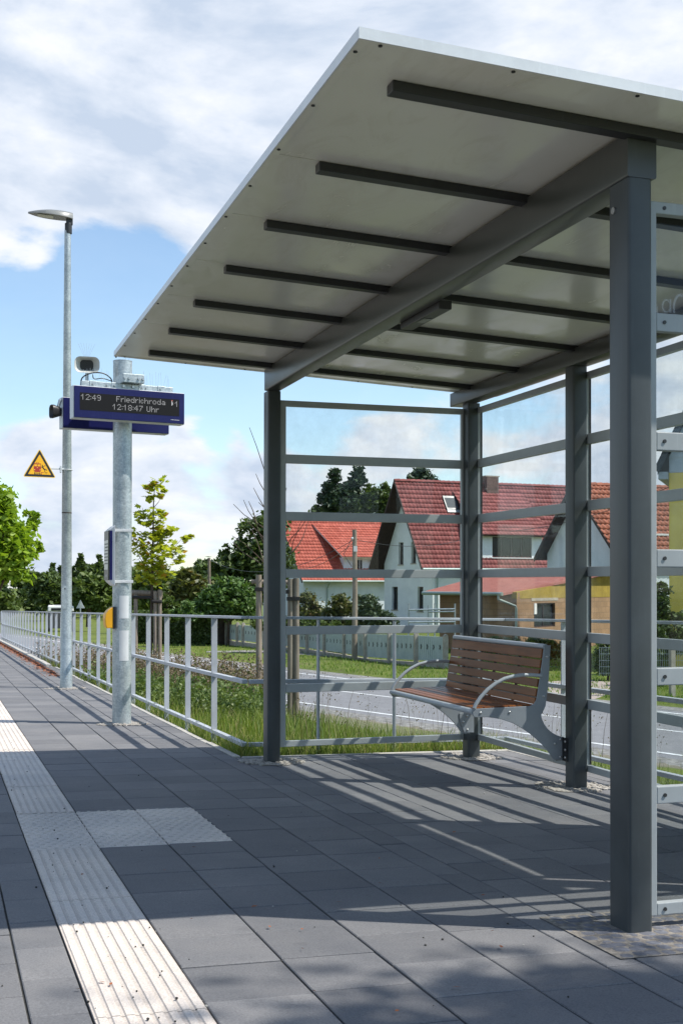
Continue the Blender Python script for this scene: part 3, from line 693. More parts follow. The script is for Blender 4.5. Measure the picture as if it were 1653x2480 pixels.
# ------------------------------------------------------------------ bench
be = empty('bench', (3.3, 7.55, plat(3.3, 7.55)), 'wooden slat bench with grey metal sides bolted inside the shelter', 'bench')
PL = [(3.504, .673), (3.547, .669), (3.540, .58), (3.536, .492), (3.526, .39), (3.512, .30), (3.494, .265), (3.483, .248), (3.488, .222), (3.504, .19), (3.526, .162), (3.552, .14), (3.58, .124), (3.606, .114), (3.629, .105),
      (3.629, -.032), (3.568, -.030), (3.531, .02), (3.490, .066), (3.446, .105), (3.404, .138), (3.361, .166), (3.294, .203), (3.224, .227), (3.172, .238), (3.121, .245), (3.043, .247), (3.032, .258), (3.029, .271), (3.034, .288), (3.048, .297), (3.172, .300), (3.403, .303), (3.421, .308), (3.435, .317), (3.451, .34), (3.478, .493)]
for y, s in ((6.846, 1), (8.262, -1)):
    mb = MB(); mb.prism([(x, y, z) for x, z in PL], (0, .009*s, 0)); side = mb.build('side_plate', M['bench_metal'], be, bev=.0025)
    for x, z in ((3.08, .272), (3.27, .27), (3.497, .36), (3.52, .60), (3.575, .07), (3.612, .095), (3.612, -.012)):
        bt = MB(); bt.ball((x, y-.0015*s if s > 0 else y-.009-.0015, z), .0085, 10, 6, (1, .55, 1)); bt.ball((x, y+.0105 if s > 0 else y+.0015, z), .0085, 10, 6, (1, .55, 1)); bt.build('bolt', M['bolt'], side, smooth=True)
    br = MB()
    if s > 0: br.box((3.585, y+.0095*s, -.036), (3.640, y+.0155*s, .108))
    else: br.prism([(3.545, y-.0095, .117), (3.66, y-.0095, .117), (3.66, y-.0095, -.026), (3.583, y-.0095, -.022), (3.552, y-.0095, .05)], (0, -.006, 0))
    if s > 0: br.box((3.6235, y-.062, -.036), (3.6295, y+.006, .108))
    b2 = br.build('bracket', M['black'] if s > 0 else M['bench_metal'], be, bev=.002)
    for x, yy, z in (((3.622, y-.04, -.012), (3.622, y-.04, .035), (3.622, y-.04, .085)) if s > 0 else ((3.605, y-.0165, .095), (3.575, y-.0165, .055), (3.608, y-.0165, -.004))): bq = MB(); bq.ball((x, yy, z), .009, 10, 6, (.6, 1, 1) if s > 0 else (1, .6, 1)); bq.build('bolt', M['bolt'], b2, smooth=True)
    arm = [(3.040, .300), (3.052, .325), (3.084, .367), (3.131, .412), (3.182, .446), (3.24, .473), (3.298, .486), (3.36, .493), (3.42, .491), (3.486, .486)]
    mb = MB(); mb.tube([(x, y+.004*s, z) for x, z in arm], .0115, 12); mb.build('armrest', M['bench_tube'], be, smooth=True)
Y0, Y1 = 6.856, 8.252
mb = MB(); mb.cyl((3.036, Y0-.006, .280), (3.036, Y1+.006, .280), .018, 16); mb.build('seat_tube', M['bench_tube'], be, smooth=True)
mb = MB(); mb.cyl((3.512, Y0-.004, .662), (3.512, Y1+.004, .662), .0155, 16); mb.build('back_tube', M['bench_tube'], be, smooth=True)
zs = [(.645, .587), (.579, .529), (.521, .471), (.463, .413), (.405, .356), (.348, .310)]
for a, b in zs:
    xa, xb = 3.466+(a-.348)*.157, 3.466+(b-.348)*.157
    mb = MB(); mb.tint = random.random(); mb.obox((xb, Y0+.002, b), (0, Y1-Y0-.004, 0), (-.019, 0, .003), (xa-xb, 0, a-b)); mb.build('slat', M['slat'], be, bev=.003)
for k in range(7):
    x = 3.056+k*.0545; z = .285+k*.0012
    mb = MB(); mb.obox((x, Y0+.002, z), (0, Y1-Y0-.004, 0), (.047, 0, .0012), (0, 0, .019)); mb.build('slat', M['slat'], be, bev=.003)
for y in (7.2, 7.55, 7.9):
    mb = MB(); mb.tube([(3.05, y, .272), (3.40, y, .279), (3.452, y, .292), (3.473, y, .33), (3.523, y, .645)], .0095, 8); mb.build('support_bar', M['black'], be, smooth=True)

# ------------------------------------------------------------------ handrail fences
def handrail(name, p0, p1, ts, label, step_corner=False, zt=1.015, zm=.548, zb=.085):
    P0, P1 = Vector((*p0, 0)), Vector((*p1, 0)); D = (P1-P0).normalized(); N = Vector((-D.y, D.x, 0))
    root = empty(name, (p0[0], p0[1], plat(*p0)), label, 'handrail')
    def zz(P, h): return Vector((P.x, P.y, plat(P.x, P.y)+h))
    L = (P1-P0).length
    for nm, h, w, t in (('top_rail', zt, .060, .020), ('mid_rail', zm, .045, .030), ('bottom_rail', zb, .045, .030)):
        mb = MB(); s = 0
        while s < L-.01:
            e = min(L, s+4.0); a, b = zz(P0+D*s, h), zz(P0+D*e, h)
            mb.obox(a-N*w/2-Vector((0, 0, t)), b-a, N*w, (0, 0, t)); s = e
        mb.build(nm, M['rail'], root, bev=.003)
    for t in ts:
        mb = MB(); p = P0+D*t
        for h0, h1 in ((-.25, zb-.031), (zb+.0005, zm-.031), (zm+.0005, zt-.021)):
            a = zz(p, h0); mb.obox(a-D*.006-N*.024, D*.012, N*.048, (0, 0, h1-h0))
        mb.build('post', M['rail'], root, bev=.0015)
    cl = MB()
    for t in np.arange(1.75, min(L, 24), 2.23):
        for h in (zb, zm):
            p = zz(P0+D*t, h); cl.obox(p-D*.03-N*.012+Vector((0, 0, .0005)), D*.06, N*.024, (0, 0, .008))
    cl.build('clamps', M['bolt'], root)
    return root
HX, HY = 2.14, 8.945
ts = [10.02-HY, 11.15-HY, 12.25-HY, 13.39-HY, 14.48-HY]; t = ts[-1]
while t < 37: t += 1.11; ts.append(t)
handrail('platform_handrail', (HX, HY), (HX, 46), ts, 'long grey handrail running along the edge of the platform')
handrail('platform_handrail', (HX+.031, HY), (4.219, HY), [.53, 1.136, 1.74], 'short grey handrail crossing behind the shelter end wall')
handrail('platform_handrail', (4.25, HY+.031), (4.25, 0), [.975, 2.55, 4.1, 5.65, 7.2], 'grey handrail behind the bench and the shelter back wall')

# ------------------------------------------------------------------ display pole
PX, PY = 1.612, 11.62
pz = plat(PX, PY)
dp = empty('display_pole', (PX, PY, pz), 'thick galvanised steel pole carrying the train display boards', 'pole')
mb = MB(); mb.cyl((PX, PY, pz-.02), (PX, PY, 3.10), .087, 40); pole = mb.build('pole_tube', M['galv'], dp, smooth=True)
mb = MB(); mb.cyl((PX, PY, 3.1005), (PX, PY, 3.108), .089, 40); mb.build('cap', M['galv'], dp, smooth=True)
for z0, z1 in ((.72, .93), (.33, .61)):     # bolted service covers on the side facing the camera
    mb = MB(); n = 10; pts = []
    def arc(r): return [(PX+r*math.sin(a), PY-r*math.cos(a)) for a in np.linspace(-.42, .62, n)]
    A, B = arc(.0875), arc(.0895)
    P = [(x, y, z) for z in (z0, z1) for x, y in A]+[(x, y, z) for z in (z0, z1) for x, y in B]
    f = []
    for k in range(n-1):
        f += [(2*n+k, 2*n+k+1, 3*n+k+1, 3*n+k), (k, 2*n+k, 2*n+k, k)][:1]
        f += [(k, k+1, 2*n+k+1, 2*n+k), (n+k, 3*n+k, 3*n+k+1, n+k+1)]
    f += [(0, 2*n, 3*n, n), (n-1, 2*n-1, 4*n-1, 3*n-1)]
    mb.poly(P, f); mb.build('service_cover', M['alu'], dp, smooth=True)
dirb = Vector((.984, .177, 0)); nb = Vector((.177, -.984, 0))      # board direction, facing direction
C0 = Vector((1.640, 11.335, 0))
cl = MB()
cl.obox(C0-dirb*.075-nb*.20+Vector((0, 0, 2.862)), dirb*.27-dirb*.07, nb*.235, (0, 0, .078)); 
cl.obox(C0-dirb*.43-nb*.105+Vector((0, 0, 2.808)), dirb*.86, nb*.055, (0, 0, .052))
cl.obox(C0-dirb*.43-nb*.43+Vector((0, 0, 2.78)), dirb*.86, nb*.055, (0, 0, .052))
for k in (-.36, -.16, .10, .28): cl.obox(C0+dirb*k-nb*.108+Vector((0, 0, 2.8075)), dirb*.065, nb*.064, (0, 0, .056))
clamp = cl.build('clamp', M['galv'], dp, bev=.003)
bt = MB()
for k in (-.33, -.20, -.13, -.05, .04, .13, .17, .31): bt.cyl(C0+dirb*k-nb*.043+Vector((0, 0, 2.835)), C0+dirb*k-nb*.030+Vector((0, 0, 2.835)), .011, 8)
for k in (-.06, -.02, .07, .11): bt.cyl(C0+dirb*k+nb*.035+Vector((0, 0, 2.90)), C0+dirb*k+nb*.046+Vector((0, 0, 2.90)), .012, 8)
bt.build('bolts', M['bolt'], clamp, smooth=True)
def spike(a, d, parent):
    sp = MB(); sp.tube([a, a+Vector(d)], .0013, 4); sp.build('bird_spike', M['bolt'], parent)
for k in np.arange(-.40, .43, .052):
    p = C0+dirb*float(k)-nb*.08+Vector((0, 0, 2.86))
    spike(p, dirb*random.uniform(-.02, .02)+Vector((0, 0, random.uniform(.10, .14))), clamp)
    spike(p+dirb*.018, dirb*random.uniform(-.01, .03)+Vector((0, 0, random.uniform(.08, .13))), clamp)
for k in range(6): spike(Vector((PX+.05*math.cos(k), PY+.05*math.sin(k), 3.10)), (.02*math.cos(k), 0, .07), dp)
cb2 = MB()
cb2.tube(smooth_path([(1.20, 11.36, 2.80), (1.215, 11.36, 2.89), (1.30, 11.37, 2.94), (1.40, 11.38, 2.945), (1.47, 11.40, 2.91), (1.49, 11.42, 2.87)], 6), .006, 8)
cb2.tube(smooth_path([(1.31, 11.38, 2.93), (1.325, 11.38, 2.89), (1.40, 11.39, 2.90), (1.48, 11.42, 2.885)], 6), .0045, 8)
cb2.build('cable', M['black'], dp, smooth=True)

FONT = {'0': '01110 10001 10001 10001 10001 10001 01110', '1': '00100 01100 10100 00100 00100 00100 00100', '2': '01110 10001 00001 00010 00100 01000 11111',
 '4': '00010 00110 01010 10010 11111 00010 00010', '7': '11111 00001 00010 00100 00100 01000 01000', '8': '01110 10001 10001 01110 10001 10001 01110',
 '9': '01110 10001 10001 01111 00001 00001 01110', ':': '0 0 1 0 0 1 0', ' ': '000 000 000 000 000 000 000',
 'F': '11111 10000 10000 11110 10000 10000 10000', 'r': '0000 0000 1011 1100 1000 1000 1000', 'i': '1 0 1 1 1 1 1', 'e': '00000 00000 01110 10001 11111 10000 01110',
 'd': '00001 00001 01101 10011 10001 10001 01111', 'c': '0000 0000 0110 1001 1000 1001 0110', 'h': '10000 10000 10110 11001 10001 10001 10001',
 'o': '00000 00000 01110 10001 10001 10001 01110', 'a': '00000 00000 01110 00001 01111 10001 01111', 'U': '10001 10001 10001 10001 10001 10001 01110'}
def emis(name, c, s):
    m, n, l, b = mat(name, (0, 0, 0), .5); b.inputs['Emission Color'].default_value = (*c, 1); b.inputs['Emission Strength'].default_value = s; return m
LED = emis('led_dots', (.85, .86, .88), .42); LEDR = emis('led_red_dots', (.9, .25, .2), .5)
def dots(mb, text, ox, oz, px, origin):
    x = ox
    for ch in text:
        rows = FONT[ch].split(); w = len(rows[0])
        for r, row in enumerate(rows):
            for c, bit in enumerate(row):
                if bit == '1':
                    p = origin+dirb*(x+c*px)+Vector((0, 0, oz-r*px)); q = px*.36
                    mb.poly([p-dirb*q-Vector((0, 0, q)), p+dirb*q-Vector((0, 0, q)), p+dirb*q+Vector((0, 0, q)), p-dirb*q+Vector((0, 0, q))], [(0, 1, 2, 3)])
        x += (w+1)*px
    return x
def twidth(t, px): return sum(len(FONT[c].split()[0])+1 for c in t)*px
def board(center, zc, label, front):
    root = empty('display_board', (center.x, center.y, zc-.145), label, 'display board')
    N = nb; W, H, T = 1.045, .292, .115
    a = center-dirb*W/2+Vector((0, 0, zc-H/2))
    mb = MB(); mb.obox(a, dirb*W, -N*T, (0, 0, H)); mb.build('rim', M['alu'], root, bev=.004)
    mb = MB(); f0 = center-dirb*(W/2-.004)+N*.0005+Vector((0, 0, zc-H/2+.005)); mb.obox(f0, dirb*(W-.008), N*.012, (0, 0, H-.01)); mb.build('case', M['blue'], root, bev=.003)
    if not front: return root
    mb = MB(); sw, shh = .935, .155; e = center-dirb*sw/2+N*.0127+Vector((0, 0, zc-.073)); mb.obox(e, dirb*sw, N*.0012, (0, 0, shh)); scn = mb.build('screen', M['screen'], root)
    if front:
        o = center+N*.0145+Vector((0, 0, zc)); t = MB(); px = .0073
        dots(t, '12:49', -.455, .066, px, o)
        w = twidth('Friedrichroda', px*.98); dots(t, 'Friedrichroda', -.13, .068, px*.98, o)
        dots(t, '12:18:47 Uhr', -.165, -.004, px, o); dots(t, '1', .428, .061, px, o)
        t.build('lettering', LED, scn)
        t = MB(); t.obox(o+dirb*.391+Vector((0, 0, .022)), dirb*.008, N*.0006, (0, 0, .04)); t.obox(o+dirb*.400+Vector((0, 0, .030)), dirb*.006, N*.0006, (0, 0, .020)); t.build('platform_symbol', LED, scn)
        t = MB(); t.obox(o+dirb*.391+Vector((0, 0, .063)), dirb*.012, N*.0006, (0, 0, .008)); t.build('platform_symbol', LEDR, scn)
        t = MB(); x = .385
        for k in range(12):
            t.obox(o+dirb*(x+k*.0072)-N*.0012+Vector((0, 0, -.111)), dirb*random.uniform(.003, .0062), N*.0008, (0, 0, random.uniform(.003, .0052)))
        t.build('maker_mark', M['white'], root)
        t = MB()
        for k in range(26): t.obox(o-dirb*.466-N*.0014+Vector((0, 0, -.070+k*.0058)), dirb*.932, N*.0005, (0, 0, .0012))
        t.build('louvre', M['black'], scn)
    return root
board(C0, 2.660, 'navy display board with white dotted train times facing the platform', True)
board(Vector((1.60, 11.92, 0)), 2.635, 'rear navy display board half hidden behind the lit one', False)
# loudspeakers
def horn(name, c, d, w, h, L, m, label, stem=None, rad=.035):
    root = empty(name, c, label, 'loudspeaker'); c, d = Vector(c), Vector(d).normalized(); s = d.cross(Vector((0, 0, 1))).normalized(); u = s.cross(d)
    def ring(k, ww, hh): return [c+d*k+s*x+u*y for x, y in rrect(ww, hh, min(ww, hh)*rad/.1, 4)]
    rings = [ring(-L, w*.5, h*.5), ring(-L*.8, w*.62, h*.66), ring(-.02, w, h), ring(0, w, h), ring(-.006, w*.9, h*.86), ring(-L*.45, w*.52, h*.62)]
    n = len(rings[0]); mb = MB()
    f = [(i*n+j, i*n+(j+1) % n, (i+1)*n+(j+1) % n, (i+1)*n+j) for i in range(len(rings)-1) for j in range(n)]+[tuple(range(n-1, -1, -1))]
    mb.poly([p for r in rings for p in r], f); mb.build('housing', m, root, smooth=True)
    mb = MB(); r5 = ring(-L*.43, w*.53, h*.63); mb.poly(r5, [tuple(range(n))]); gr = mb.build('grille', M['black'], root)
    mb = MB()
    for k in range(7): y = -h*.25+k*h*.083; mb.obox(c-d*(L*.42)-s*w*.22+u*y, s*w*.44, d*.003, u*.003)
    mb.build('bars', M['purlin'], gr)
    if stem: mb = MB(); mb.tube(stem, .016, 10); mb.build('stem', M['galv'], root, smooth=True)
    return root
sp1 = horn('loudspeaker', (1.268, 11.45, 3.028), (-.06, -1, -.1), .225, .145, .16, M['speaker'], 'off white loudspeaker on top of the display boards', [(1.275, 11.52, 2.96), (1.275, 11.52, 2.862)])
for k in range(7): a = -.6+k*.2; spike(Vector((1.268+.03*a, 11.5, 3.10)), (.10*a, 0, .13), sp1)
horn('loudspeaker', (.985, 11.86, 2.645), (-1, -.25, 0), .12, .125, .10, M['black'], 'small black loudspeaker at the left end of the rear display board', [(1.05, 11.85, 2.69), (1.065, 11.85, 2.75), (1.09, 11.86, 2.76)])
# information box strapped to the pole
ib = empty('information_box', (1.50, 11.62, 1.05), 'flat timetable screen strapped to the thick display pole', 'timetable screen')
mb = MB(); mb.prism([(1.478, 11.46, 1.063), (1.525, 11.44, 1.02), (1.525, 11.44, 1.575), (1.478, 11.46, 1.535)], (0, .32, 0)); mb.build('frame', M['alu'], ib, bev=.004)
mb = MB(); mb.box((1.478, 11.4495, 1.075), (1.500, 11.4592, 1.525)); mb.build('side_panel', M['blue'], ib)
mb = MB(); mb.box((1.466, 11.465, 1.072), (1.4775, 11.775, 1.528)); fc = mb.build('front', M['purlin'], ib, bev=.002)
mb = MB(); mb.box((1.4645, 11.49, 1.17), (1.4658, 11.75, 1.44)); mb.build('screen', noisy('pale_lcd', (.30, .34, .31), (.36, .40, .36), 20, .3), fc)
mb = MB()
for r in range(7): 
    y = 11.50
    while y < 11.72: w = random.uniform(.01, .04); mb.box((1.4638, y, 1.40-r*.03), (1.4645, min(y+w, 11.74), 1.412-r*.03)); y += w+.012
mb.build('timetable_rows', M['black'], fc)
mb = MB()
for k in range(3): mb.box((1.4648, 11.55+k*.05, 1.10), (1.4659, 11.565+k*.05, 1.125))
mb.build('buttons', M['alu'], fc)
for z in (1.532, 1.06):
    mb = MB(); mb.tube([(PX+.0915*math.cos(a), PY+.0915*math.sin(a), z) for a in np.linspace(0, 2*PI, 41)], .006, 6, False); mb.box((1.50, 11.525, z-.013), (1.702, 11.533, z+.013)); mb.build('strap', M['alu'], ib, bev=.002)
yb = empty('yellow_box', (1.49, 11.6, .63), 'small bright yellow call box on the thick display pole', 'call box')
mb = MB(); mb.prism([(1.524, 11.53, z) for z in ()] or [(1.521, 11.54, .632), (1.463, 11.54, .632), (1.452, 11.54, .665), (1.447, 11.54, .72), (1.453, 11.54, .763), (1.475, 11.54, .795), (1.508, 11.54, .820), (1.521, 11.54, .823)], (0, .17, 0)); mb.build('cover', M['yellow_paint'], yb, bev=.006)
mb = MB(); mb.box((1.5212, 11.535, .626), (1.534, 11.715, .83)); mb.build('back_plate', M['black'], yb, bev=.002)

# ------------------------------------------------------------------ street lamp with warning sign
LX, LY = 1.63, 17.1; lz = plat(LX, LY)
la_ = empty('lamp_post', (LX, LY, lz), 'slim tapered galvanised lamp post with a flat black lamp head', 'lamp post')
mb = MB(); mb.tube([(LX, LY, lz-.02), (LX, LY, lz+.27), (LX, LY, lz+.285), (LX, LY, 2.0), (LX, LY, 2.004), (LX, LY, 5.80)], [.083, .083, .078, .0635, .0655, .042], 32); mb.build('pole_tube', M['galv'], la_, smooth=True)
mb = MB(); mb.cyl((LX, LY, 1.985), (LX, LY, 1.998), .0665, 32); mb.build('band', M['bark'], la_, smooth=True)
mb = MB(); mb.prism([(LX-.028+x, LY-.0765, .85+z) for x, z in rrect(.075, .30, .02, 4)], (0, .012, 0)); dr = mb.build('door', M['galv'], la_, bev=.002)
mb = MB(); mb.cyl((LX-.028, LY-.0775, .97), (LX-.028, LY-.0795, .97), .009, 10); mb.build('lock', M['black'], dr)
mb = MB(); mb.tube([(LX+.01, LY, 5.76), (LX+.01, LY, 5.90)], .048, 20); mb.box((LX-.02, LY-.03, 5.88), (LX+.066, LY+.03, 6.0)); nk = mb.build('collar', M['purlin'], la_, bev=.004, smooth=True)
hd = MB(); n = 14; prof = []
L0 = LX+.066
for i in range(n+1):
    t = i/n; x = L0-.585*t; wd = .125*math.sin(PI*min(1, .22+.78*t*1.02))**.6 if t < .97 else .02
    wd = .13*(1-(abs(t-.45)/.56)**2.6) if t > .02 else .05
    prof.append((x, max(wd, .012), 6.055+.02*math.sin(PI*t)-.03*t*t*1.2-.008, 5.955+.035*t))
V_, F_ = [], []; S = 9
for (x, w, zt, zb) in prof:
    for j in range(S): a = PI*j/(S-1); V_.append((x, LY+w*math.cos(a), zb+max(zt-zb, .012)*math.sin(a)**.7))
m_ = len(prof)
for i in range(m_-1):
    for j in range(S-1): F_.append((i*S+j, i*S+j+1, (i+1)*S+j+1, (i+1)*S+j))
    F_.append((i*S, (i+1)*S, (i+1)*S+S-1, i*S+S-1))
F_ += [tuple(range(S-1, -1, -1)), tuple(range((m_-1)*S, m_*S))]
hd.poly(V_, F_); head = hd.build('lamp_head', paint('lamp_head_grey', (.20, .205, .20), .35), la_, smooth=True)
mb = MB(); mb.poly([(LX-.19, LY-.07, 5.9665), (LX-.19, LY+.07, 5.9665), (LX-.40, LY+.06, 5.977), (LX-.40, LY-.06, 5.977), (LX-.19, LY-.07, 5.9625), (LX-.19, LY+.07, 5.9625), (LX-.40, LY+.06, 5.973), (LX-.40, LY-.06, 5.973)],
   [(0, 1, 2, 3), (7, 6, 5, 4), (0, 4, 5, 1), (1, 5, 6, 2), (2, 6, 7, 3), (3, 7, 4, 0)]); mb.build('lens', noisy('pale_lens', (.42, .42, .33), (.5, .5, .4), 12, .3), head)
ws = empty('warning_sign', (1.26, 17.03, 2.44), 'yellow triangular sign showing a train and a falling figure', 'warning sign')
sd = Vector((.984, .178, 0)); so_ = Vector((1.262, 16.98, 2.578)); sn = Vector((.178, -.984, 0))
def S2(x, z, k=0): return so_+sd*x+Vector((0, 0, z))+sn*k
def tri(r, rad):
    pts = []
    for a0 in (90, 210, 330):
        c = Vector(((r-2*rad)*math.cos(math.radians(a0)), (r-2*rad)*math.sin(math.radians(a0))))
        for i in range(7): a = math.radians(a0-60+120*i/6); pts.append((c.x+rad*math.cos(a), c.y+rad*math.sin(a)))
    return pts
def plate(pts, k0, k1, name, m, parent=ws):
    mb = MB(); mb.prism([S2(x, z, k0) for x, z in pts], sn*(k1-k0)); return mb.build(name, m, parent)
face = plate(tri(.256, .016), 0, .004, 'plate', M['sign_edge'])
plate(tri(.236, .006), .0042, .0048, 'border', M['black']); plate(tri(.178, .004), .005, .0055, 'field', M['sign_yellow'])
tr = MB()
def tp(mb, pts, k=.0058): mb.prism([S2(x, z, k) for x, z in pts], sn*.0004)
def rc(x0, x1, z0, z1): return [(x0, z0), (x1, z0), (x1, z1), (x0, z1)]
tp(tr, rc(-.076, .016, .045, .057)); tp(tr, rc(-.078, -.072, .018, .046)); tp(tr, rc(.012, .018, .018, .046)); tp(tr, rc(-.034, -.027, .018, .046)); tp(tr, rc(-.078, .018, .010, .018))
tp(tr, [(-.078, -.040), (.018, -.040), (.018, .010), (-.078, .010)]); tp(tr, [(-.066, -.058), (.006, -.058), (.016, -.041), (-.076, -.041)])
tp(tr, rc(-.046, -.014, .066, .070)); tp(tr, rc(-.048, -.044, .058, .070)); tp(tr, rc(-.016, -.012, .058, .070)); tp(tr, rc(.020, .058, -.064, -.058)); tp(tr, rc(.020, .028, -.090, -.064))
tr.build('train_symbol', M['red'], face)
tq = MB()
for x in (-.066, .006): tq.prism([S2(x+.007*math.cos(a), -.028+.007*math.sin(a), .0063) for a in np.linspace(0, 2*PI, 11)[:-1]], sn*.0004)
tq.prism([S2(-.030+.006*math.cos(a), .000+.006*math.sin(a), .0063) for a in np.linspace(0, 2*PI, 11)[:-1]], sn*.0004)
tq.build('headlight_symbols', M['sign_edge'], face)
fg = MB()
def limb(a, b, w0, w1):
    a, b = Vector(a), Vector(b); d = (b-a).normalized(); q = Vector((-d.y, d.x)); tp(fg, [tuple(a+q*w0), tuple(a-q*w0), tuple(b-q*w1), tuple(b+q*w1)])
fg.prism([S2(.036+.0075*math.cos(a), .034+.0075*math.sin(a), .0058) for a in np.linspace(0, 2*PI, 13)[:-1]], sn*.0004)
limb((.034, .018), (.056, -.014), .009, .007); limb((.034, .020), (.060, .022), .004, .003); limb((.060, .022), (.076, .036), .003, .003); limb((.034, .018), (.024, .004), .004, .003)
limb((.054, -.012), (.086, -.018), .006, .004); limb((.086, -.018), (.100, -.036), .004, .003); limb((.054, -.012), (.074, -.034), .006, .004); limb((.074, -.034), (.068, -.056), .004, .004)
tp(fg, rc(.073, .103, -.068, -.060)); tp(fg, [(-.074, -.088), (-.066, -.088), (-.062, -.062), (-.068, -.062)]); tp(fg, [(.000, -.062), (.006, -.062), (.012, -.088), (.004, -.088)])
for k in range(3): tp(fg, rc(-.068, .006, -.070-k*.008, -.067-k*.008))
fg.build('figure_symbol', M['black'], face)
mb = MB(); mb.obox(S2(.06, -.012, -.03), sd*.27, sn*.028, (0, 0, .022)); mb.tube([(LX+.0735*math.cos(a), LY+.0735*math.sin(a), 2.572) for a in np.linspace(0, 2*PI, 33)], .006, 6, False); mb.box((1.535, 17.02, 2.53), (1.555, 17.10, 2.615)); mb.build('bracket', M['alu'], ws, bev=.002)

# ------------------------------------------------------------------ vegetation
def basis(n):
    a = RNG.normal(size=(n, 3)); a /= np.linalg.norm(a, axis=1)[:, None]
    b = RNG.normal(size=(n, 3)); b -= a*(a*b).sum(1)[:, None]; b /= np.linalg.norm(b, axis=1)[:, None]
    return a, b
def leaf_mesh(name, C, size, m, parent=None, aspect=.55, tint=None, star=False, up=.0, droop=None):
    n = len(C); a, b = basis(n)
    if up:
        nr = np.cross(a, b); k = nr[:, 2] < 0; b[k] *= -1; 
        nr = np.cross(a, b)+np.array((0, 0, up)); nr /= np.linalg.norm(nr, axis=1)[:, None]
        a -= nr*(a*nr).sum(1)[:, None]; a /= np.linalg.norm(a, axis=1)[:, None]; b = np.cross(nr, a)
    if droop is not None: a = a*.6+np.array(droop); a /= np.linalg.norm(a, axis=1)[:, None]; b -= a*(a*b).sum(1)[:, None]; b /= np.linalg.norm(b, axis=1)[:, None]
    s = (size*(.6+.8*RNG.random(n)))[:, None]
    if not star:
        V = np.stack([C-a*s, C+b*s*aspect-a*s*.1, C+a*s, C-b*s*aspect-a*s*.1], 1); F = np.arange(4*n).reshape(n, 4)
    else:
        pr = [(-1, .0), (-.45, .55), (-.15, .95), (.0, .48), (.55, .72), (.42, .25), (1, 0), (.42, -.25), (.55, -.72), (.0, -.48), (-.15, -.95), (-.45, -.55)]
        V = np.stack([C+a*s*x+b*s*y for x, y in pr], 1); F = np.arange(12*n).reshape(n, 12)
    return npmesh(name, V, F, m, parent, tint if tint is not None else RNG.random(n)*.95)
def crown_points(blobs, n, clump=.2, shell=.55, per=40):
    W = np.array([b[3]*b[4]*b[5] for b in blobs])**.72; W /= W.sum(); out = []
    for b, w in zip(blobs, W):
        m = max(3, int(n*w/per)); d = RNG.normal(size=(m, 3)); d /= np.linalg.norm(d, axis=1)[:, None]
        r = shell+(1-shell)*RNG.random(m)**.6; cc = d*r[:, None]*np.array(b[3:6])+np.array(b[:3])
        cs = clump*min(b[3], b[5])*(.6+.8*RNG.random(m)); k = RNG.integers(int(per*.5), int(per*1.5), m)
        idx = np.repeat(np.arange(m), k); out.append(cc[idx]+RNG.normal(size=(len(idx), 3))*cs[idx][:, None]*np.array((1, 1, .75)))
    return np.concatenate(out)
def px_blob(u, v, ru, rv, D, rd=None):
    p = at(u, v, D); s = D/FPX; return (p.x, p.y, p.z, ru*s, (rd or ru)*s, rv*s)
def tree(name, label, cat, u, D, blobs, n, leaf, m, group=None, trunk=.14, clump=.2, per=40, shell=.55, lean=0, limbs=5, base_u=None, up=.3, zbase=None):
    bb = [px_blob(*b[:4], D+(b[4] if len(b) > 4 else 0)) for b in blobs]
    p = at(base_u if base_u is not None else u, 1409, D); zb = gz(p.x, p.y) if zbase is None else zbase
    root = empty(name, (p.x, p.y, zb), label, cat, group)
    leaf_mesh('crown', crown_points(bb, n, clump, shell, per), leaf, m, root, up=up)
    mb = MB(); big = max(bb, key=lambda b: b[2]); top = Vector(big[:3])
    mb.tube([(p.x, p.y, zb-.1), (p.x+.03, p.y, zb+(top.z-zb)*.35), ((p.x+top.x)/2, (p.y+top.y)/2, zb+(top.z-zb)*.7), (top.x, top.y, top.z)], [trunk, trunk*.8, trunk*.55, trunk*.15], 8)
    for b in bb[:limbs]:
        h = zb+(top.z-zb)*random.uniform(.3, .6); f = (h-zb)/max(.1, top.z-zb)*.6
        s = Vector((p.x+(top.x-p.x)*f, p.y+(top.y-p.y)*f, h)); e = Vector(b[:3]); mid = (s+e)/2+Vector((0, 0, -.06*(e-s).length))
        mb.tube([s, mid, e], [trunk*.4, trunk*.28, trunk*.08], 6)
    mb.build('trunk', M['bark'], root, smooth=True); return root
# big maple on the left and the bush under it
tree('maple_tree', 'big bright yellow green maple at the left edge of the photo', 'tree', -40, 46, [(-60, 1250, 90, 80), (10, 1290, 60, 50), (35, 1345, 45, 50), (-20, 1370, 70, 50), (5, 1225, 30, 35), (62, 1300, 24, 40, 3), (78, 1255, 18, 26, 4), (88, 1330, 12, 22, 4), (45, 1390, 30, 22), (-5, 1420, 32, 22), (-70, 1420, 60, 40), (-120, 1300, 60, 100)], 15000, .15, M['leaf_bright'], trunk=.22, clump=.19)
tree('bush', 'soft green bush under the big maple behind the far handrail', 'bush', 10, 50, [(-10, 1455, 40, 32), (22, 1470, 24, 20)], 1800, .16, M['leaf_mid'], trunk=.05)
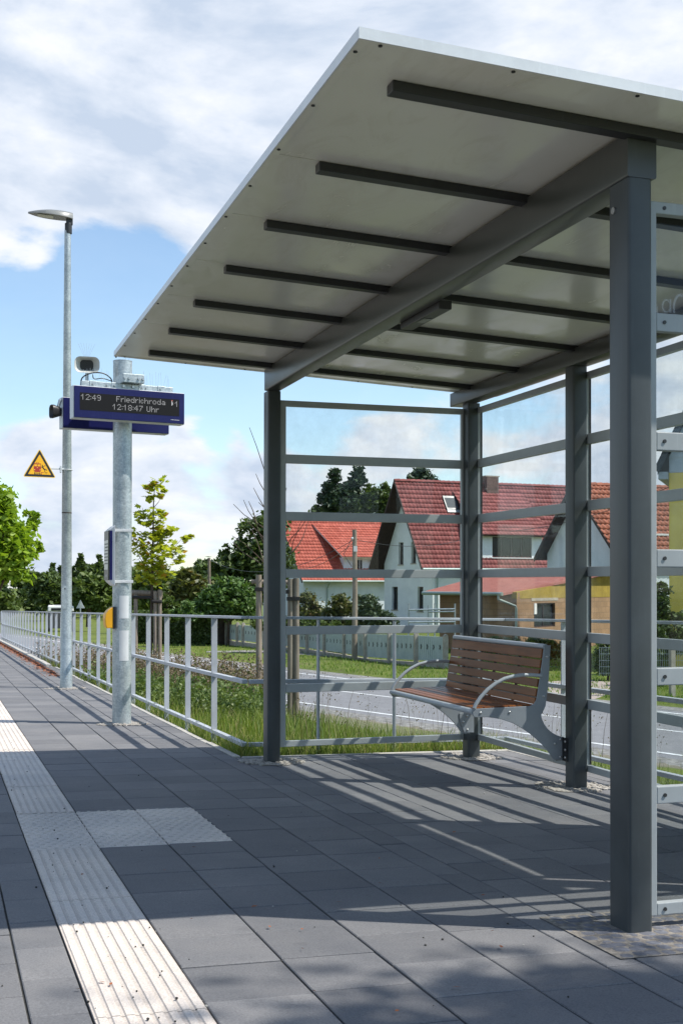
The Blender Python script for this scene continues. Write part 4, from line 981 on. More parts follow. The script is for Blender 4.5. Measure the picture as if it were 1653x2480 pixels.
# far woods: one mass
wb = []
prof = [(-60, 1385), (0, 1395), (40, 1390), (80, 1388), (100, 1392), (118, 1384), (135, 1390), (150, 1382), (170, 1376), (190, 1364), (206, 1360), (222, 1368), (238, 1362), (255, 1368), (270, 1372), (290, 1376), (310, 1366), (330, 1372), (352, 1380), (375, 1384), (400, 1386), (425, 1384), (445, 1378), (462, 1368), (480, 1358), (500, 1352)]
for u, v in prof:
    D = 150+random.uniform(-18, 18); vb = 1478
    wb.append(px_blob(u, (v+vb)/2+6, random.uniform(17, 24), (vb-v)/2, D)); wb.append(px_blob(u+random.uniform(-8, 8), v+16, random.uniform(9, 14), 17, D))
for u, v, w in ((127, 1366, 6), (196, 1346, 8), (241, 1352, 7), (148, 1374, 6)):
    for k in range(5): wb.append(px_blob(u, v+k*9, 2+w*k*.35, 7, 148))
WP = crown_points(wb, 30000, .2, .5, 24); leaf_mesh('woods', WP, .36, M['leaf_dark'], up=.4)['kind'] = 'stuff'
mid = [('rounded mid green tree just right of the lamp post far behind', 215, 95, [(215, 1430, 32, 40), (190, 1450, 26, 30), (245, 1440, 30, 40), (225, 1402, 18, 18)], M['leaf_mid']),
       ('dark broad tree between the lamp post and the big maple far behind', 120, 105, [(118, 1432, 34, 42), (92, 1425, 26, 40), (145, 1440, 28, 36), (112, 1402, 20, 20)], M['leaf_dark']),
       ('olive green tree in front of the woods, left of the thin wooden pole', 455, 70, [(455, 1432, 36, 44), (425, 1450, 28, 34), (485, 1440, 30, 40), (448, 1402, 22, 22)], M['leaf_olive']),
       ('loose green tree behind the young maple sapling', 375, 85, [(345, 1430, 34, 48), (385, 1420, 34, 46), (410, 1440, 26, 40)], M['leaf_mid']),
       ('tall dark tree left of the red roofed house', 612, 84, [(618, 1310, 46, 56), (650, 1290, 40, 46), (580, 1352, 42, 46), (545, 1385, 40, 40), (520, 1415, 34, 34), (610, 1400, 66, 62), (600, 1345, 30, 36), (660, 1360, 50, 70)], M['leaf_dark'])]
for lab, u, D, b, m in mid: tree('background_tree', lab, 'tree', u, D, b, 5200 if D != 84 else 11000, .2 if D < 90 else .24, m, trunk=.2, clump=.19, per=30, zbase=-2.2)
tree('round_bush', 'round leafy bush beside the thin wooden pole behind the fence', 'bush', 552, 57, [(552, 1450, 56, 46), (510, 1462, 36, 34), (590, 1465, 30, 36), (560, 1425, 36, 24), (475, 1478, 22, 20)], 9000, .115, M['leaf_bush'], trunk=.08, per=30, clump=.16, shell=.75)
tree('cypress_bush', 'small cone shaped conifer beside the dark hedge', 'bush', 405, 56, [(402, 1440, 8, 16), (406, 1460, 16, 20), (412, 1482, 26, 22), (398, 1480, 18, 18)], 3000, .09, M['leaf_mid'], trunk=.06, clump=.14, shell=.8)
tree('small_bush', 'light green little bush between the cone conifer and the round bush', 'bush', 455, 55, [(452, 1475, 16, 18), (440, 1488, 24, 14), (470, 1485, 16, 16)], 1500, .09, M['leaf_bush'], trunk=.04)
pines = [('pine_tree', 'tall two headed pine behind the red roofed house', 800, [(812, 1152, 14, 20), (800, 1178, 20, 14), (868, 1146, 16, 16), (858, 1170, 26, 14), (880, 1162, 12, 10), (836, 1195, 36, 22), (795, 1205, 26, 16), (830, 1222, 48, 22)], 9000, M['needle']),
         ('background_tree', 'roundish dark tree right of the pine behind the roofs', 905, [(900, 1206, 30, 28), (885, 1228, 36, 24), (925, 1215, 24, 30), (895, 1185, 14, 12)], 4200, M['leaf_dark']),
         ('background_tree', 'slim dark tree tip against the big white house gable', 935, [(932, 1180, 9, 14), (938, 1205, 16, 22), (928, 1225, 16, 18)], 1800, M['leaf_dark']),
         ('background_tree', 'low dark tree left of the two headed pine', 775, [(775, 1234, 22, 14), (790, 1245, 26, 16)], 1500, M['leaf_dark'])]
for nm, lab, u, b, n, m in pines: tree(nm, lab, 'tree', u, 118, b, n, .2, m, trunk=.2, clump=.2, per=16, shell=.3, zbase=-1.75)
tree('spruce_tree', 'dark tree tip showing above the wine red ridge', 'tree', 1020, 112, [(1020, 1146, 16, 14), (1040, 1152, 12, 14), (1000, 1160, 16, 10), (1030, 1135, 8, 8), (1058, 1164, 6, 5), (1020, 1180, 40, 24)], 3400, .22, M['needle'], trunk=.2, clump=.3, per=30, shell=.35, zbase=-1.75)
# hedge
hp = [at(300, 1553, 60), at(526, 1556, 57)]
hd_ = empty('hedge', ((hp[0].x+hp[1].x)/2, (hp[0].y+hp[1].y)/2, -1.9), 'long dark clipped hedge behind the handrail', 'hedge')
N_ = 15000; t = RNG.random(N_); dpt = RNG.random(N_)*1.2; hgt = np.minimum(RNG.random(N_)*1.15, 1)
face_ = RNG.random(N_); dpt = np.where(face_ < .55, RNG.normal(0, .05, N_), dpt); hgt = np.where((face_ >= .55), 1+RNG.normal(0, .04, N_), hgt)
A_, B_ = np.array(hp[0]), np.array(hp[1]); dd = (B_-A_); nnv = np.array((-dd[1], dd[0], 0)); nnv /= np.linalg.norm(nnv)
if nnv[1] < 0: nnv = -nnv
zt_ = at(420, 1489, 58.5).z; HC = A_+dd*t[:, None]+nnv*dpt[:, None]; HC[:, 2] = -1.85+(zt_+1.85)*hgt
leaf_mesh('foliage', HC, .085, M['leaf_dark'], hd_)
hb = MB(); hb.prism([tuple(A_+nnv*.1)[:2]+(-1.95,), tuple(B_+nnv*.1)[:2]+(-1.95,), tuple(B_+nnv*1.1)[:2]+(-1.95,), tuple(A_+nnv*1.1)[:2]+(-1.95,)], (0, 0, zt_+1.95-.06)); hb.build('inner_twigs', M['bark'], hd_)
# garden shrubs before the houses
shr = [('leafy garden shrub left of the tall wooden pole under the red roof', 748, 53, [(742, 1470, 26, 34), (765, 1490, 20, 26), (722, 1490, 16, 24)], 3200, .085, M['leaf_olive']),
       ('green garden shrub just left of the tall wooden pole', 825, 51, [(822, 1470, 24, 26), (840, 1490, 20, 28), (800, 1495, 22, 20), (825, 1448, 10, 10)], 3200, .085, M['leaf_olive']),
       ('feathery blue green bush right of the tall wooden pole', 905, 50, [(890, 1470, 26, 26), (905, 1495, 34, 24), (935, 1500, 26, 18), (880, 1500, 18, 22), (870, 1450, 12, 10)], 6500, .075, M['needle_soft']),
       ('low garden greenery along the pale green fence', 790, 50, [(700, 1508, 22, 14), (735, 1512, 26, 14), (770, 1512, 26, 12), (805, 1514, 22, 12), (850, 1514, 24, 12), (640, 1505, 34, 20)], 3600, .075, M['leaf_mid']),
       ('dark shrub behind the shelter glass beside the yellow house', 1600, 38, [(1600, 1450, 22, 46), (1590, 1480, 22, 34), (1625, 1495, 26, 16), (1650, 1500, 22, 20), (1570, 1500, 26, 26)], 4200, .07, M['leaf_dark']),
       ('dark green hedge block behind the glass left of the front shelter post', 1470, 36, [(1470, 1560, 24, 14), (1475, 1590, 28, 30), (1468, 1612, 24, 22)], 4200, .05, M['leaf_dark']),
       ('dark low hedge behind the bench and the shelter glass', 1240, 43, [(1160, 1560, 40, 18), (1215, 1562, 44, 20), (1280, 1565, 44, 22), (1340, 1570, 40, 22), (1130, 1560, 30, 16)], 6000, .07, M['leaf_dark']),
       ('low dark shrubs below the yellow house', 1620, 34, [(1600, 1530, 30, 24), (1640, 1535, 30, 22), (1590, 1570, 30, 20), (1650, 1560, 30, 24)], 3800, .06, M['leaf_dark'])]
for lab, u, D, b, n, s, m in shr: tree('garden_shrub', lab, 'shrub', u, D, b, n, s, m, trunk=.035, clump=.2, per=28, shell=.6)

# young trees on stakes
def stakes(root, posts, bars, D, r, zb):
    for (u, vt) in posts:
        p = at(u, vt, D); b = at(u, 1409, D); mb = MB()
        mb.tube([(b.x, b.y, zb-.2), ((p.x+b.x)/2+.004, p.y, (p.z+zb)/2), (p.x, p.y, p.z)], [r*1.02, r, r*.95], 12); mb.build('stake', M['stake'], root, smooth=True)
    for (u0, v0, u1, v1, rr, dd) in bars:
        mb = MB(); mb.tube([at(u0, v0, D+dd), at(u1, v1, D+dd)], rr, 12); mb.build('cross_bar', M['stake'], root, smooth=True)
D1 = 28.0; p = at(366, 1409, D1); z1 = gz(p.x, p.y)
ym = empty('young_maple', (p.x, p.y, z1), 'young maple with yellow green leaves standing between wooden stakes', 'young tree')
mb = MB(); mb.tube([(p.x, p.y, z1-.1), at(366, 1500, D1), at(369, 1400, D1), at(371, 1300, D1), at(372, 1220, D1), at(376, 1160, D1)], [.034, .03, .026, .02, .013, .004], 8)
br_ = [((369, 1395), (335, 1345), (322, 1300)), ((370, 1370), (410, 1340), (440, 1305), (462, 1296)), ((370, 1340), (330, 1310), (316, 1290)), ((371, 1330), (400, 1290), (415, 1278)), ((372, 1270), (350, 1250), (345, 1230)), ((372, 1290), (340, 1300), (325, 1325)), ((371, 1350), (420, 1345), (442, 1335)), ((372, 1230), (385, 1215), (388, 1205)), ((368, 1410), (390, 1400), (405, 1385)), ((366, 1420), (345, 1410), (338, 1405))]
for b in br_: mb.tube([at(u, v, D1+(random.uniform(-.3, .3) if i else 0)) for i, (u, v) in enumerate(b)], [.009, .006, .004, .003][:len(b)], 6)
mb.build('trunk', M['bark'], ym, smooth=True)
yb_ = [(378, 1170, 14, 20), (362, 1185, 12, 12), (390, 1182, 10, 16), (366, 1205, 13, 8), (384, 1202, 10, 7), (380, 1235, 16, 12), (350, 1250, 16, 14), (376, 1262, 24, 16), (394, 1250, 10, 14), (355, 1268, 14, 6), (390, 1285, 24, 13), (372, 1298, 30, 14), (412, 1284, 12, 10), (322, 1298, 14, 16), (338, 1330, 26, 18), (375, 1330, 30, 24), (415, 1330, 26, 20), (448, 1300, 14, 9), (462, 1298, 7, 5), (436, 1338, 14, 10), (430, 1358, 10, 10), (365, 1362, 32, 20), (395, 1375, 22, 18), (345, 1372, 20, 12), (380, 1395, 20, 14), (345, 1405, 14, 8), (378, 1415, 10, 8), (312, 1320, 12, 22), (360, 1398, 14, 10)]
YP = crown_points([px_blob(*b, D1) for b in yb_], 1250, .5, .2, 9); tt = RNG.random(len(YP))*.75; tt[RNG.random(len(YP)) < .07] = .97
leaf_mesh('crown', YP, .075, M['leaf_young'], ym, star=True, tint=tt, up=.9)
stk = empty('tree_stakes', (p.x, p.y, z1), 'wooden stakes with a cross bar holding the young maple', 'tree stakes')
stakes(stk, [(376, 1432), (387, 1428), (329, 1440)], [(300, 1434, 393, 1437, .058, .05), (300, 1440, 393, 1443, .05, .25)], D1, .045, z1)
mb = MB(); mb.tube([at(315, 1446, D1-.06), at(366, 1447, D1-.06)], .035, 8); mb.tube([at(368, 1456, D1-.07), at(392, 1457, D1-.07)], .04, 8); mb.build('tie_band', M['band'], stk)
D2 = 17.6; p = at(661, 1409, D2); z2 = gz(p.x, p.y)
def q2(x, y): return (560+x/4.9, 1020+y/4.902)
sp_ = empty('bare_sapling', (p.x, p.y, z2), 'bare leafless sapling between stakes behind the left shelter post', 'young tree')
mb = MB(); mb.tube([(p.x, p.y, z2-.1), at(*q2(490, 2300), D2), at(*q2(488, 1800), D2), at(*q2(482, 1300), D2), at(*q2(474, 900), D2), at(*q2(470, 500), D2)], [.022, .02, .018, .012, .008, .003], 8)
tw = [[(215, 75), (300, 300), (395, 590), (450, 850), (474, 1050)], [(290, 625), (340, 740), (395, 830), (476, 950)], [(262, 790), (330, 920), (390, 1020), (480, 1150)], [(325, 965), (390, 1025), (440, 1090)], [(25, 985), (150, 1110), (280, 1195), (390, 1270), (484, 1370)],
      [(145, 935), (200, 1060), (290, 1200), (330, 1330), (390, 1460), (486, 1700)], [(205, 950), (260, 1070), (295, 1200)], [(10, 1360), (150, 1450), (290, 1580), (385, 1680), (488, 1800)], [(15, 1435), (130, 1550), (250, 1630), (390, 1710), (488, 1850)], [(185, 1180), (330, 1330), (400, 1400), (485, 1500)],
      [(880, 1185), (800, 1300), (720, 1380), (660, 1470), (560, 1600), (488, 1750)], [(830, 1185), (780, 1320), (730, 1440), (710, 1560), (650, 1650), (560, 1740), (488, 1830)], [(910, 1190), (850, 1380), (790, 1480), (710, 1560)], [(655, 790), (600, 1000), (484, 1350)], [(245, 1290), (310, 1440), (380, 1650), (488, 1790)]]
for w in tw:
    k = len(w); off = random.uniform(-.35, .35)
    mb.tube([at(*q2(*c), D2+off*(1-i/(k-1))) for i, c in enumerate(w)], [.0035+.006*i/(k-1) for i in range(k)], 6)
mb.build('trunk', M['bark'], sp_, smooth=True)
stk = empty('tree_stakes', (p.x, p.y, z2), 'thick weathered stakes around the bare sapling behind the left shelter post', 'tree stakes')
stakes(stk, [(626.5, 1392), (703, 1402), (717, 1400)], [(609, 1409, 724, 1411, .034, .08)], D2, .043, z2)
mb = MB()
for u0, u1, v in ((617, 650, 1432), (694, 726, 1455), (650, 700, 1438)): mb.obox(at(u0, v, D2-.06), at(u1, v, D2-.06)-at(u0, v, D2-.06), FW*.02, (0, 0, .055))
mb.build('tie_band', M['band'], stk)

# grass and weeds
def blades(name, P, h, w, m, tint, lean=.35):
    n = len(P); an = RNG.random(n)*2*PI; d = np.stack([np.cos(an), np.sin(an), 0*an], 1); ln = RNG.random(n)*2*PI
    L = np.stack([np.cos(ln), np.sin(ln), 0*ln], 1)*(h*lean*(.3+RNG.random(n)))[:, None]; Z = np.array((0, 0, 1.))
    w = (w*(.7+.6*RNG.random(n)))[:, None]; h = h[:, None]
    V = np.stack([P-d*w, P+d*w, P+Z*h*.55+L*.35+d*w*.8, P+Z*h*.55+L*.35-d*w*.8, P+Z*h*.96+L+d*w*.12, P+Z*h*.96+L-d*w*.12], 1)
    k = np.arange(n)[:, None]*6; F = np.concatenate([k+np.array([0, 1, 2, 3]), k+np.array([3, 2, 4, 5])], 1).reshape(-1, 4)
    return tag(npmesh(name, V, F, m, None, np.repeat(tint, 2)), kind='stuff')
def scatter(n, la0, la1, d0, d1, keep):
    r = []
    while len(r) < n:
        d = d0*(d1/d0)**random.random(); la = random.uniform(la0, la1)*d/20 if True else 0
        x, y = la*rt0.x+d*fwd0.x, la*rt0.y+d*fwd0.y
        if keep(x, y, la, d): r.append((x, y, gz(x, y)))
    return np.array(r)
def off_plat(x, y): return not ((x < 2.10 and y > 8) or (x < 4.22 and y < 8.82) or x < 2.09)
G1 = scatter(27000, -7, 9, 4.2, 24, lambda x, y, la, d: off_plat(x, y) and qd(x, y) < (12.2 if la/d < -.06 else 8.6)+random.gauss(0, .7))
dist = np.hypot(G1[:, 0], G1[:, 1]); qq = np.array([qd(a, b) for a, b, c in G1])
hh = (.07+.20*RNG.random(len(G1))**1.5)*np.where(qq < 6.0, .9, 1.0); ti = RNG.random(len(G1))*.8; pat = np.sin(G1[:, 0]*1.9+np.sin(G1[:, 1]*1.1)*1.5)+np.sin(G1[:, 1]*2.3-G1[:, 0]*.7); hh = hh*(1+.28*pat); ti[RNG.random(len(G1)) < np.clip(.16-.12*pat, .05, .5)] = .98
blades('grass', G1, hh, np.clip(.0022+.00022*dist, .003, .008), M['blade'], ti)
# tussocks hugging the platform edge
E1 = []
for i in range(5200):
    if random.random() < .62: y = 8.95+(28-8.95)*random.random()**1.7; E1.append((2.09+abs(random.gauss(0, .07)), y, plat(2.05, y)-.10))
    else: x = random.uniform(2.1, 4.2); E1.append((x, 8.82+abs(random.gauss(0, .09)), plat(x, 8.8)-.09))
E1 = np.array(E1); ti = RNG.random(len(E1))*.75; ti[RNG.random(len(E1)) < .12] = .98
blades('grass', E1, .07+.17*RNG.random(len(E1))**1.4, .003+0*E1[:, 0], M['blade'], ti, .5)
# dry brown weeds
Wd = scatter(2600, -7, 2, 12, 30, lambda x, y, la, d: off_plat(x, y) and 8.6 < qd(x, y) < 14.6 and la/d < -.052)
hW = .35+.5*RNG.random(len(Wd)); blades('weeds', Wd, hW, .004+0*hW, M['blade_dry'], RNG.random(len(Wd))*.8, .25)
k = RNG.integers(10, 26, len(Wd)); ix = np.repeat(np.arange(len(Wd)), k); f = .25+.8*RNG.random(len(ix))
C_ = Wd[ix].copy(); C_[:, 2] += hW[ix]*f; C_[:, :2] += RNG.normal(size=(len(ix), 2))*.055*(1.3-f)[:, None]
tt = RNG.random(len(ix))*.85; tt[RNG.random(len(ix)) < .22] = .99
leaf_mesh('weeds', C_, .019, M['blade_dry'], tint=tt)['kind'] = 'stuff'
Gw = scatter(1500, -6, 0, 12, 20, lambda x, y, la, d: off_plat(x, y) and 7.6 < qd(x, y) < 11.2 and la/d < -.05)
hW = .25+.3*RNG.random(len(Gw)); k = RNG.integers(8, 18, len(Gw)); ix = np.repeat(np.arange(len(Gw)), k); f = .1+.9*RNG.random(len(ix))
C_ = Gw[ix].copy(); C_[:, 2] += hW[ix]*f; C_[:, :2] += RNG.normal(size=(len(ix), 2))*.06
leaf_mesh('weeds', C_, .026, M['leaf_mid'])['kind'] = 'stuff'
# tall single stalks in front of the road
St = scatter(110, -1, 7, 10, 16, lambda x, y, la, d: off_plat(x, y) and 6 < qd(x, y) < 11.5)
hS = .45+.5*RNG.random(len(St)); blades('weeds', St, hS, .0022+0*hS, M['blade_dry'], RNG.random(len(St))*.5, .2)
ix = np.repeat(np.arange(len(St)), 12); f = .55+.5*RNG.random(len(ix)); C_ = St[ix].copy(); C_[:, 2] += hS[ix]*f; C_[:, :2] += RNG.normal(size=(len(ix), 2))*.05
leaf_mesh('weeds', C_, .010, M['blade_dry'])['kind'] = 'stuff'
L1 = scatter(30000, -12, 13, 24, 60, lambda x, y, la, d: qd(x, y) > 22.9)
blades('lawn', L1, .05+.07*RNG.random(len(L1)), .012+0*L1[:, 0], M['lawn_blade'], np.where(RNG.random(len(L1)) < .07, .98, RNG.random(len(L1))*.8), .6)

# ------------------------------------------------------------------ houses
PHI = math.radians(84); E1v = Vector((math.sin(PHI), math.cos(PHI), 0)); E2v = Vector((-math.cos(PHI), math.sin(PHI), 0)); ZV = Vector((0, 0, 1))
GZ = -1.9
def tiled(name, A, B, C, D_, m, parent, course=.36, wave=.26, step=.036, amp=.019, thick=.10):
    """roof slope A,B (eave left,right) C,D (ridge right,left): tile courses with rolls and overlapping lower edges"""
    A, B, C, D_ = map(Vector, (A, B, C, D_)); H = ((D_-A).length+(C-B).length)/2; W = (B-A).length; nc = max(2, round(H/course)); nw = max(2, round(W/wave))
    nrm = (B-A).cross(D_-A).normalized()
    if nrm.z < 0: nrm = -nrm
    V, F, T = [], [], []
    sub = 4
    for i in range(nc):
        t0, t1 = i/nc, (i+1)/nc
        l0, r0, l1, r1 = A.lerp(D_, t0), B.lerp(C, t0), A.lerp(D_, t1), B.lerp(C, t1); base = len(V)
        jit = [random.random() for _ in range(nw)]
        for k in range(nw*sub+1):
            s = k/(nw*sub); wv = amp*math.sin(2*PI*(k % sub)/sub); j = random.uniform(-.004, .004)
            V += [l0.lerp(r0, s), l0.lerp(r0, s)+nrm*(step+wv+j), l1.lerp(r1, s)+nrm*(wv*.9)]
        for k in range(nw*sub):
            b = base+3*k; F += [(b, b+3, b+4, b+1), (b+1, b+4, b+5, b+2)]; T += [jit[min(nw-1, k//sub)]]*2
    o = npmesh(name, [tuple(v) for v in V], F, m, parent, np.array(T)); return o
def slab_under(parent, A, B, C, D_, th, name, m):
    A, B, C, D_ = map(Vector, (A, B, C, D_)); n = (B-A).cross(D_-A).normalized(); n = n if n.z > 0 else -n
    mb = MB(); mb.prism([A-n*.012, B-n*.012, C-n*.012, D_-n*.012], -n*th); return mb.build(name, m, parent)
def cut(o, boxes):
    c = MB()
    for b in boxes: c.obox(*b)
    me = bpy.data.meshes.new('cutter'); me.from_pydata(c.v, [], c.f); co_ = bpy.data.objects.new('cutter', me); COL.objects.link(co_)
    co_.location = -wloc(o.parent) if False else (0, 0, 0)
    md = o.modifiers.new('cut', 'BOOLEAN'); md.object = co_; md.operation = 'DIFFERENCE'; md.solver = 'EXACT'
    dg = bpy.context.evaluated_depsgraph_get(); dg.update(); nm = bpy.data.meshes.new_from_object(o.evaluated_get(dg)); o.modifiers.clear(); o.data = nm
    bpy.data.objects.remove(co_)
def window(parent, o, ex, ey, w, h, frame, depth=.14, sill=True, bars=1, fw=.05, fmat=None, name='window', open_dark=False):
    """o lower corner on the wall face, ex along the wall, ey pointing into the wall"""
    o, ex, ey = Vector(o), Vector(ex), Vector(ey); fmat = fmat or frame; mb = MB(); p = o+ey*depth
    mb.obox(p, ex*fw, ey*.05, ZV*h); mb.obox(p+ex*(w-fw), ex*fw, ey*.05, ZV*h); mb.obox(p+ex*fw, ex*(w-2*fw), ey*.05, ZV*fw); mb.obox(p+ex*fw+ZV*(h-fw), ex*(w-2*fw), ey*.05, ZV*fw)
    for k in range(1, bars+1): mb.obox(p+ex*(fw+(w-2*fw)*k/(bars+1)-.02)+ZV*fw, ex*.04, ey*.05, ZV*(h-2*fw))
    wd = mb.build(name, fmat, parent); g = MB(); g.obox(p+ex*fw*.5+ey*.03+ZV*fw*.5, ex*(w-fw), ey*.012, ZV*(h-fw)); g.build('pane', M['pane'], wd)
    if sill: s = MB(); s.obox(o-ex*.06-ey*.05-ZV*.06, ex*(w+.12), ey*(.05+depth), ZV*.06); s.build('sill', M['concrete'], wd)
    return wd
bpy.context.view_layer.update()
# --- big white house with the wine red roof
P0 = at(1047, 1409, 76); P0.z = GZ
h1 = empty('house', P0, 'big white house with a steep wine red tiled roof and a skylight', 'house')
Wf = hit(930, 1409, P0, E1v); W1 = (Wf-P0).dot(E2v)
oh = .42; PF = P0-E2v*oh; qe = hit(1024, 1377, PF, E2v); ze = qe.z; ov = -(qe-P0).dot(E1v)
PM = P0+E2v*W1/2; qa = hit(954, 1163, PM, E2v); zr = qa.z; ov = max(ov, -(qa-P0).dot(E1v))
LEN = 13.8
def P1_(a, b, z): q = P0+E1v*a+E2v*b; q.z = z; return q
slope = (zr-ze)/(W1/2+oh); zw = ze+slope*oh-.14
bkz = ze
mb = MB(); g_ = [P1_(0, 0, GZ-.3), P1_(0, W1, GZ-.3), P1_(0, W1, zw), P1_(0, W1/2, zr-.14), P1_(0, 0, zw)]; mb.prism(g_, E1v*LEN); w1 = mb.build('wall', M['plaster'], h1)
gw_ = []
for (x0, x1, y0, y1) in ((964.5, 976, 1314, 1367), (995, 1006.5, 1313, 1364), (948.5, 962.5, 1421, 1477), (1010.5, 1024, 1421, 1481)):
    a, b = hit(x1, y1, P0, E1v), hit(x0, y0, P0, E1v); gw_.append(((a-P0).dot(E2v), (b-P0).dot(E2v), a.z, b.z))
bpy.context.view_layer.update()
L1_ = Vector(h1.location)
cut(w1, [(P1_(-.3, b0, z0), E2v*(b1-b0), E1v*.5, ZV*(z1_-z0)) for b0, b1, z0, z1_ in gw_])
for b0, b1, z0, z1_ in gw_: window(h1, P1_(0, b0, z0), E2v, E1v, b1-b0, z1_-z0, M['dark_wood'], bars=0, fw=.06)
def gable_roof(house, P, W, LEN, ov, oh, ze, zr, m, right_ov=.3, mvar=None):
    def q(a, b, z): r = P+E1v*a+E2v*b; r.z = z; return r
    A, B, C, D_ = q(-ov, -oh, ze), q(LEN+right_ov, -oh, ze), q(LEN+right_ov, W/2, zr), q(-ov, W/2, zr)
    A2, B2 = q(-ov, W+oh, ze), q(LEN+right_ov, W+oh, ze)
    rf = tiled('roof', A, B, C, D_, m, house); tiled('roof', B2, A2, D_, C, m, house)
    slab_under(house, A, B, C, D_, .13, 'eaves', M['dark_wood']); slab_under(house, B2, A2, D_, C, .13, 'eaves', M['dark_wood'])
    rg = MB(); n = int((LEN+ov+right_ov)/.36)
    for k in range(n):
        a = D_+E1v*k*.36; rg.tube([a+ZV*(-.03), a+E1v*.37+ZV*(-.015)], [.12, .135], 8)
    rg.build('ridge', m, rf, smooth=True)
    vb = MB(); nrm = ZV*.02
    for (s, e) in ((A, D_), (A2, D_)):
        d = (e-s); vb.obox(s-E1v*.03-ZV*.16, d, E1v*.05, ZV*.20)
    vb.build('barge_board', M['dark_wood'], house)
    return rf, A, B, C, D_
rf1, A, B, C, D_ = gable_roof(h1, P0, W1, LEN, ov, oh, ze, zr, M['roof_wine'])
def on_roof(u, v, A, B, D_): n = (B-A).cross(D_-A).normalized(); return hit(u, v, A, n), (n if n.z > 0 else -n)
gu = MB(); gu.tube([P1_(-ov, -oh-.08, ze-.03), P1_(LEN, -oh-.08, ze-.03)], .08, 8); gu.tube([P1_(.3, -oh-.08, ze-.06), P1_(.3, -.07, ze-.55), P1_(.3, -.07, GZ)], .05, 8); gu.build('gutter', M['zinc'], h1, smooth=True)
# skylight
s0, nr = on_roof(1080, 1235, A, B, D_); s1, _ = on_roof(1099, 1235, A, B, D_); s2, _ = on_roof(1086, 1203, A, B, D_)
upv = (D_-A).normalized(); hgt_ = (s2-s0).dot(upv)
mb = MB(); mb.obox(s0, E1v*.95, upv*abs(hgt_), nr*.10); sk = mb.build('skylight', M['steel'], h1, bev=.01)
mb = MB(); mb.obox(s0+E1v*.09+upv*.12+nr*.1, E1v*.77, upv*(abs(hgt_)-.3), nr*.012); mb.build('pane', mat('skylight_blind', (.085, .095, .10), .6, 0, .1)[0], sk)
mb = MB(); mb.obox(s0+E1v*.02-upv*.22+nr*.03, E1v*.91, upv*.2, nr*.05); mb.build('flashing', M['steel_light'], sk)
mb = MB()
for k in (0, .8): mb.obox(P1_(-.9+.25, W1*.27+k*4.6, zw-.9 if False else ze+slope*(oh+W1*.27)-.38), E1v*.9, E2v*.16, ZV*.22)
mb.build('purlin_end', M['dark_wood'], h1)
# front wall: dormer band above the eave
c0, _ = on_roof(1190, 1208, A, B, D_)
da = (hit(1163, 1350, P0, E2v)-P0).dot(E1v); db = (hit(1312, 1350, P0, E2v)-P0).dot(E1v)
dzb = hit(1200, 1353, P0, E2v).z; dzt = hit(1200, 1297, P0, E2v).z
setb = max(-oh+.1, (dzb-ze)/slope-oh); dm = MB(); dw = P1_(da, setb, dzb)
dm.obox(dw, E1v*(db-da), E2v*2.6, ZV*(dzt-dzb)); dmo = dm.build('dormer', M['plaster'], h1)
op = (da+.85, db-.75)
cut(dmo, [(P1_(op[0], setb-.2, dzb+.08), E1v*(op[1]-op[0]), E2v*.33, ZV*(dzt-dzb-.12))])
n_ = 4; ww = (op[1]-op[0])/n_
for k in range(n_): window(dmo, P1_(op[0]+k*ww+.02, setb+.04, dzb+.10), E1v, E2v, ww-.06, dzt-dzb-.2, M['dark_wood'], bars=0, sill=False, depth=.02, name='dormer_window')
mb = MB(); mb.obox(P1_(op[0]-.1, setb-.07, dzb+.02), E1v*(op[1]-op[0]+.2), E2v*.1, ZV*.06); mb.build('sill', M['white'], dmo)
rb = W1/2*.86; zr2 = ze+slope*(oh+rb)+.06
slab_under(dmo, P1_(da-.35, setb-.45, dzt+.02), P1_(db+.35, setb-.45, dzt+.02), P1_(db+.35, rb, zr2), P1_(da-.35, rb, zr2), .10, 'dormer_eaves', M['dark_wood'])
tiled('dormer_roof', P1_(da-.4, setb-.5, dzt+.03), P1_(db+.4, setb-.5, dzt+.03), P1_(db+.4, rb, zr2+.03), P1_(da-.4, rb, zr2+.03), M['roof_wine'], dmo)
ch = hit(1193, 1175, P0+E2v*W1*.42, E2v); mb = MB(); mb.obox(ch-E1v*.45-ZV*1.0, E1v*.86, E2v*.7, ZV*1.55); co2 = mb.build('chimney', M['brick_dark'], h1)
mb = MB(); mb.obox(ch-E1v*.54+ZV*.55, E1v*1.04, E2v*.72, ZV*.07); mb.obox(ch-E1v*.50-ZV*.28, E1v*.96, E2v*.66, ZV*.06); mb.build('cap', M['concrete'], co2)
# --- red roofed house behind on the left
Q0 = at(735, 1409, 92); Q0.z = GZ
h2 = empty('house', Q0, 'low pale house with a bright orange red tiled roof behind the tall wooden pole', 'house')
def Q_(a, b, z): q = Q0+E1v*a+E2v*b; q.z = z; return q
qe = hit(736, 1407, Q0, E2v); ze2 = qe.z; W2 = 8.6; oh2 = .45
qa = hit(695, 1257, Q0+E2v*(W2/2), E2v); zr2_ = qa.z; ov2 = .35; sh2 = -(qa-Q0).dot(E1v)
Q0 = Q0-E1v*(sh2*.0)
mb = MB(); sl2 = (zr2_-ze2)/(W2/2+oh2); mb.prism([Q_(0, 0, GZ-.3), Q_(0, W2, GZ-.3), Q_(0, W2, ze2+sl2*oh2-.12), Q_(0, W2/2, zr2_-.12), Q_(0, 0, ze2+sl2*oh2-.12)], E1v*11.5); w2 = mb.build('wall', M['plaster_blue'], h2)
rf2, A, B, C, D_ = gable_roof(h2, Q0, W2, 11.5, .3, oh2, ze2, zr2_, M['roof_red'])
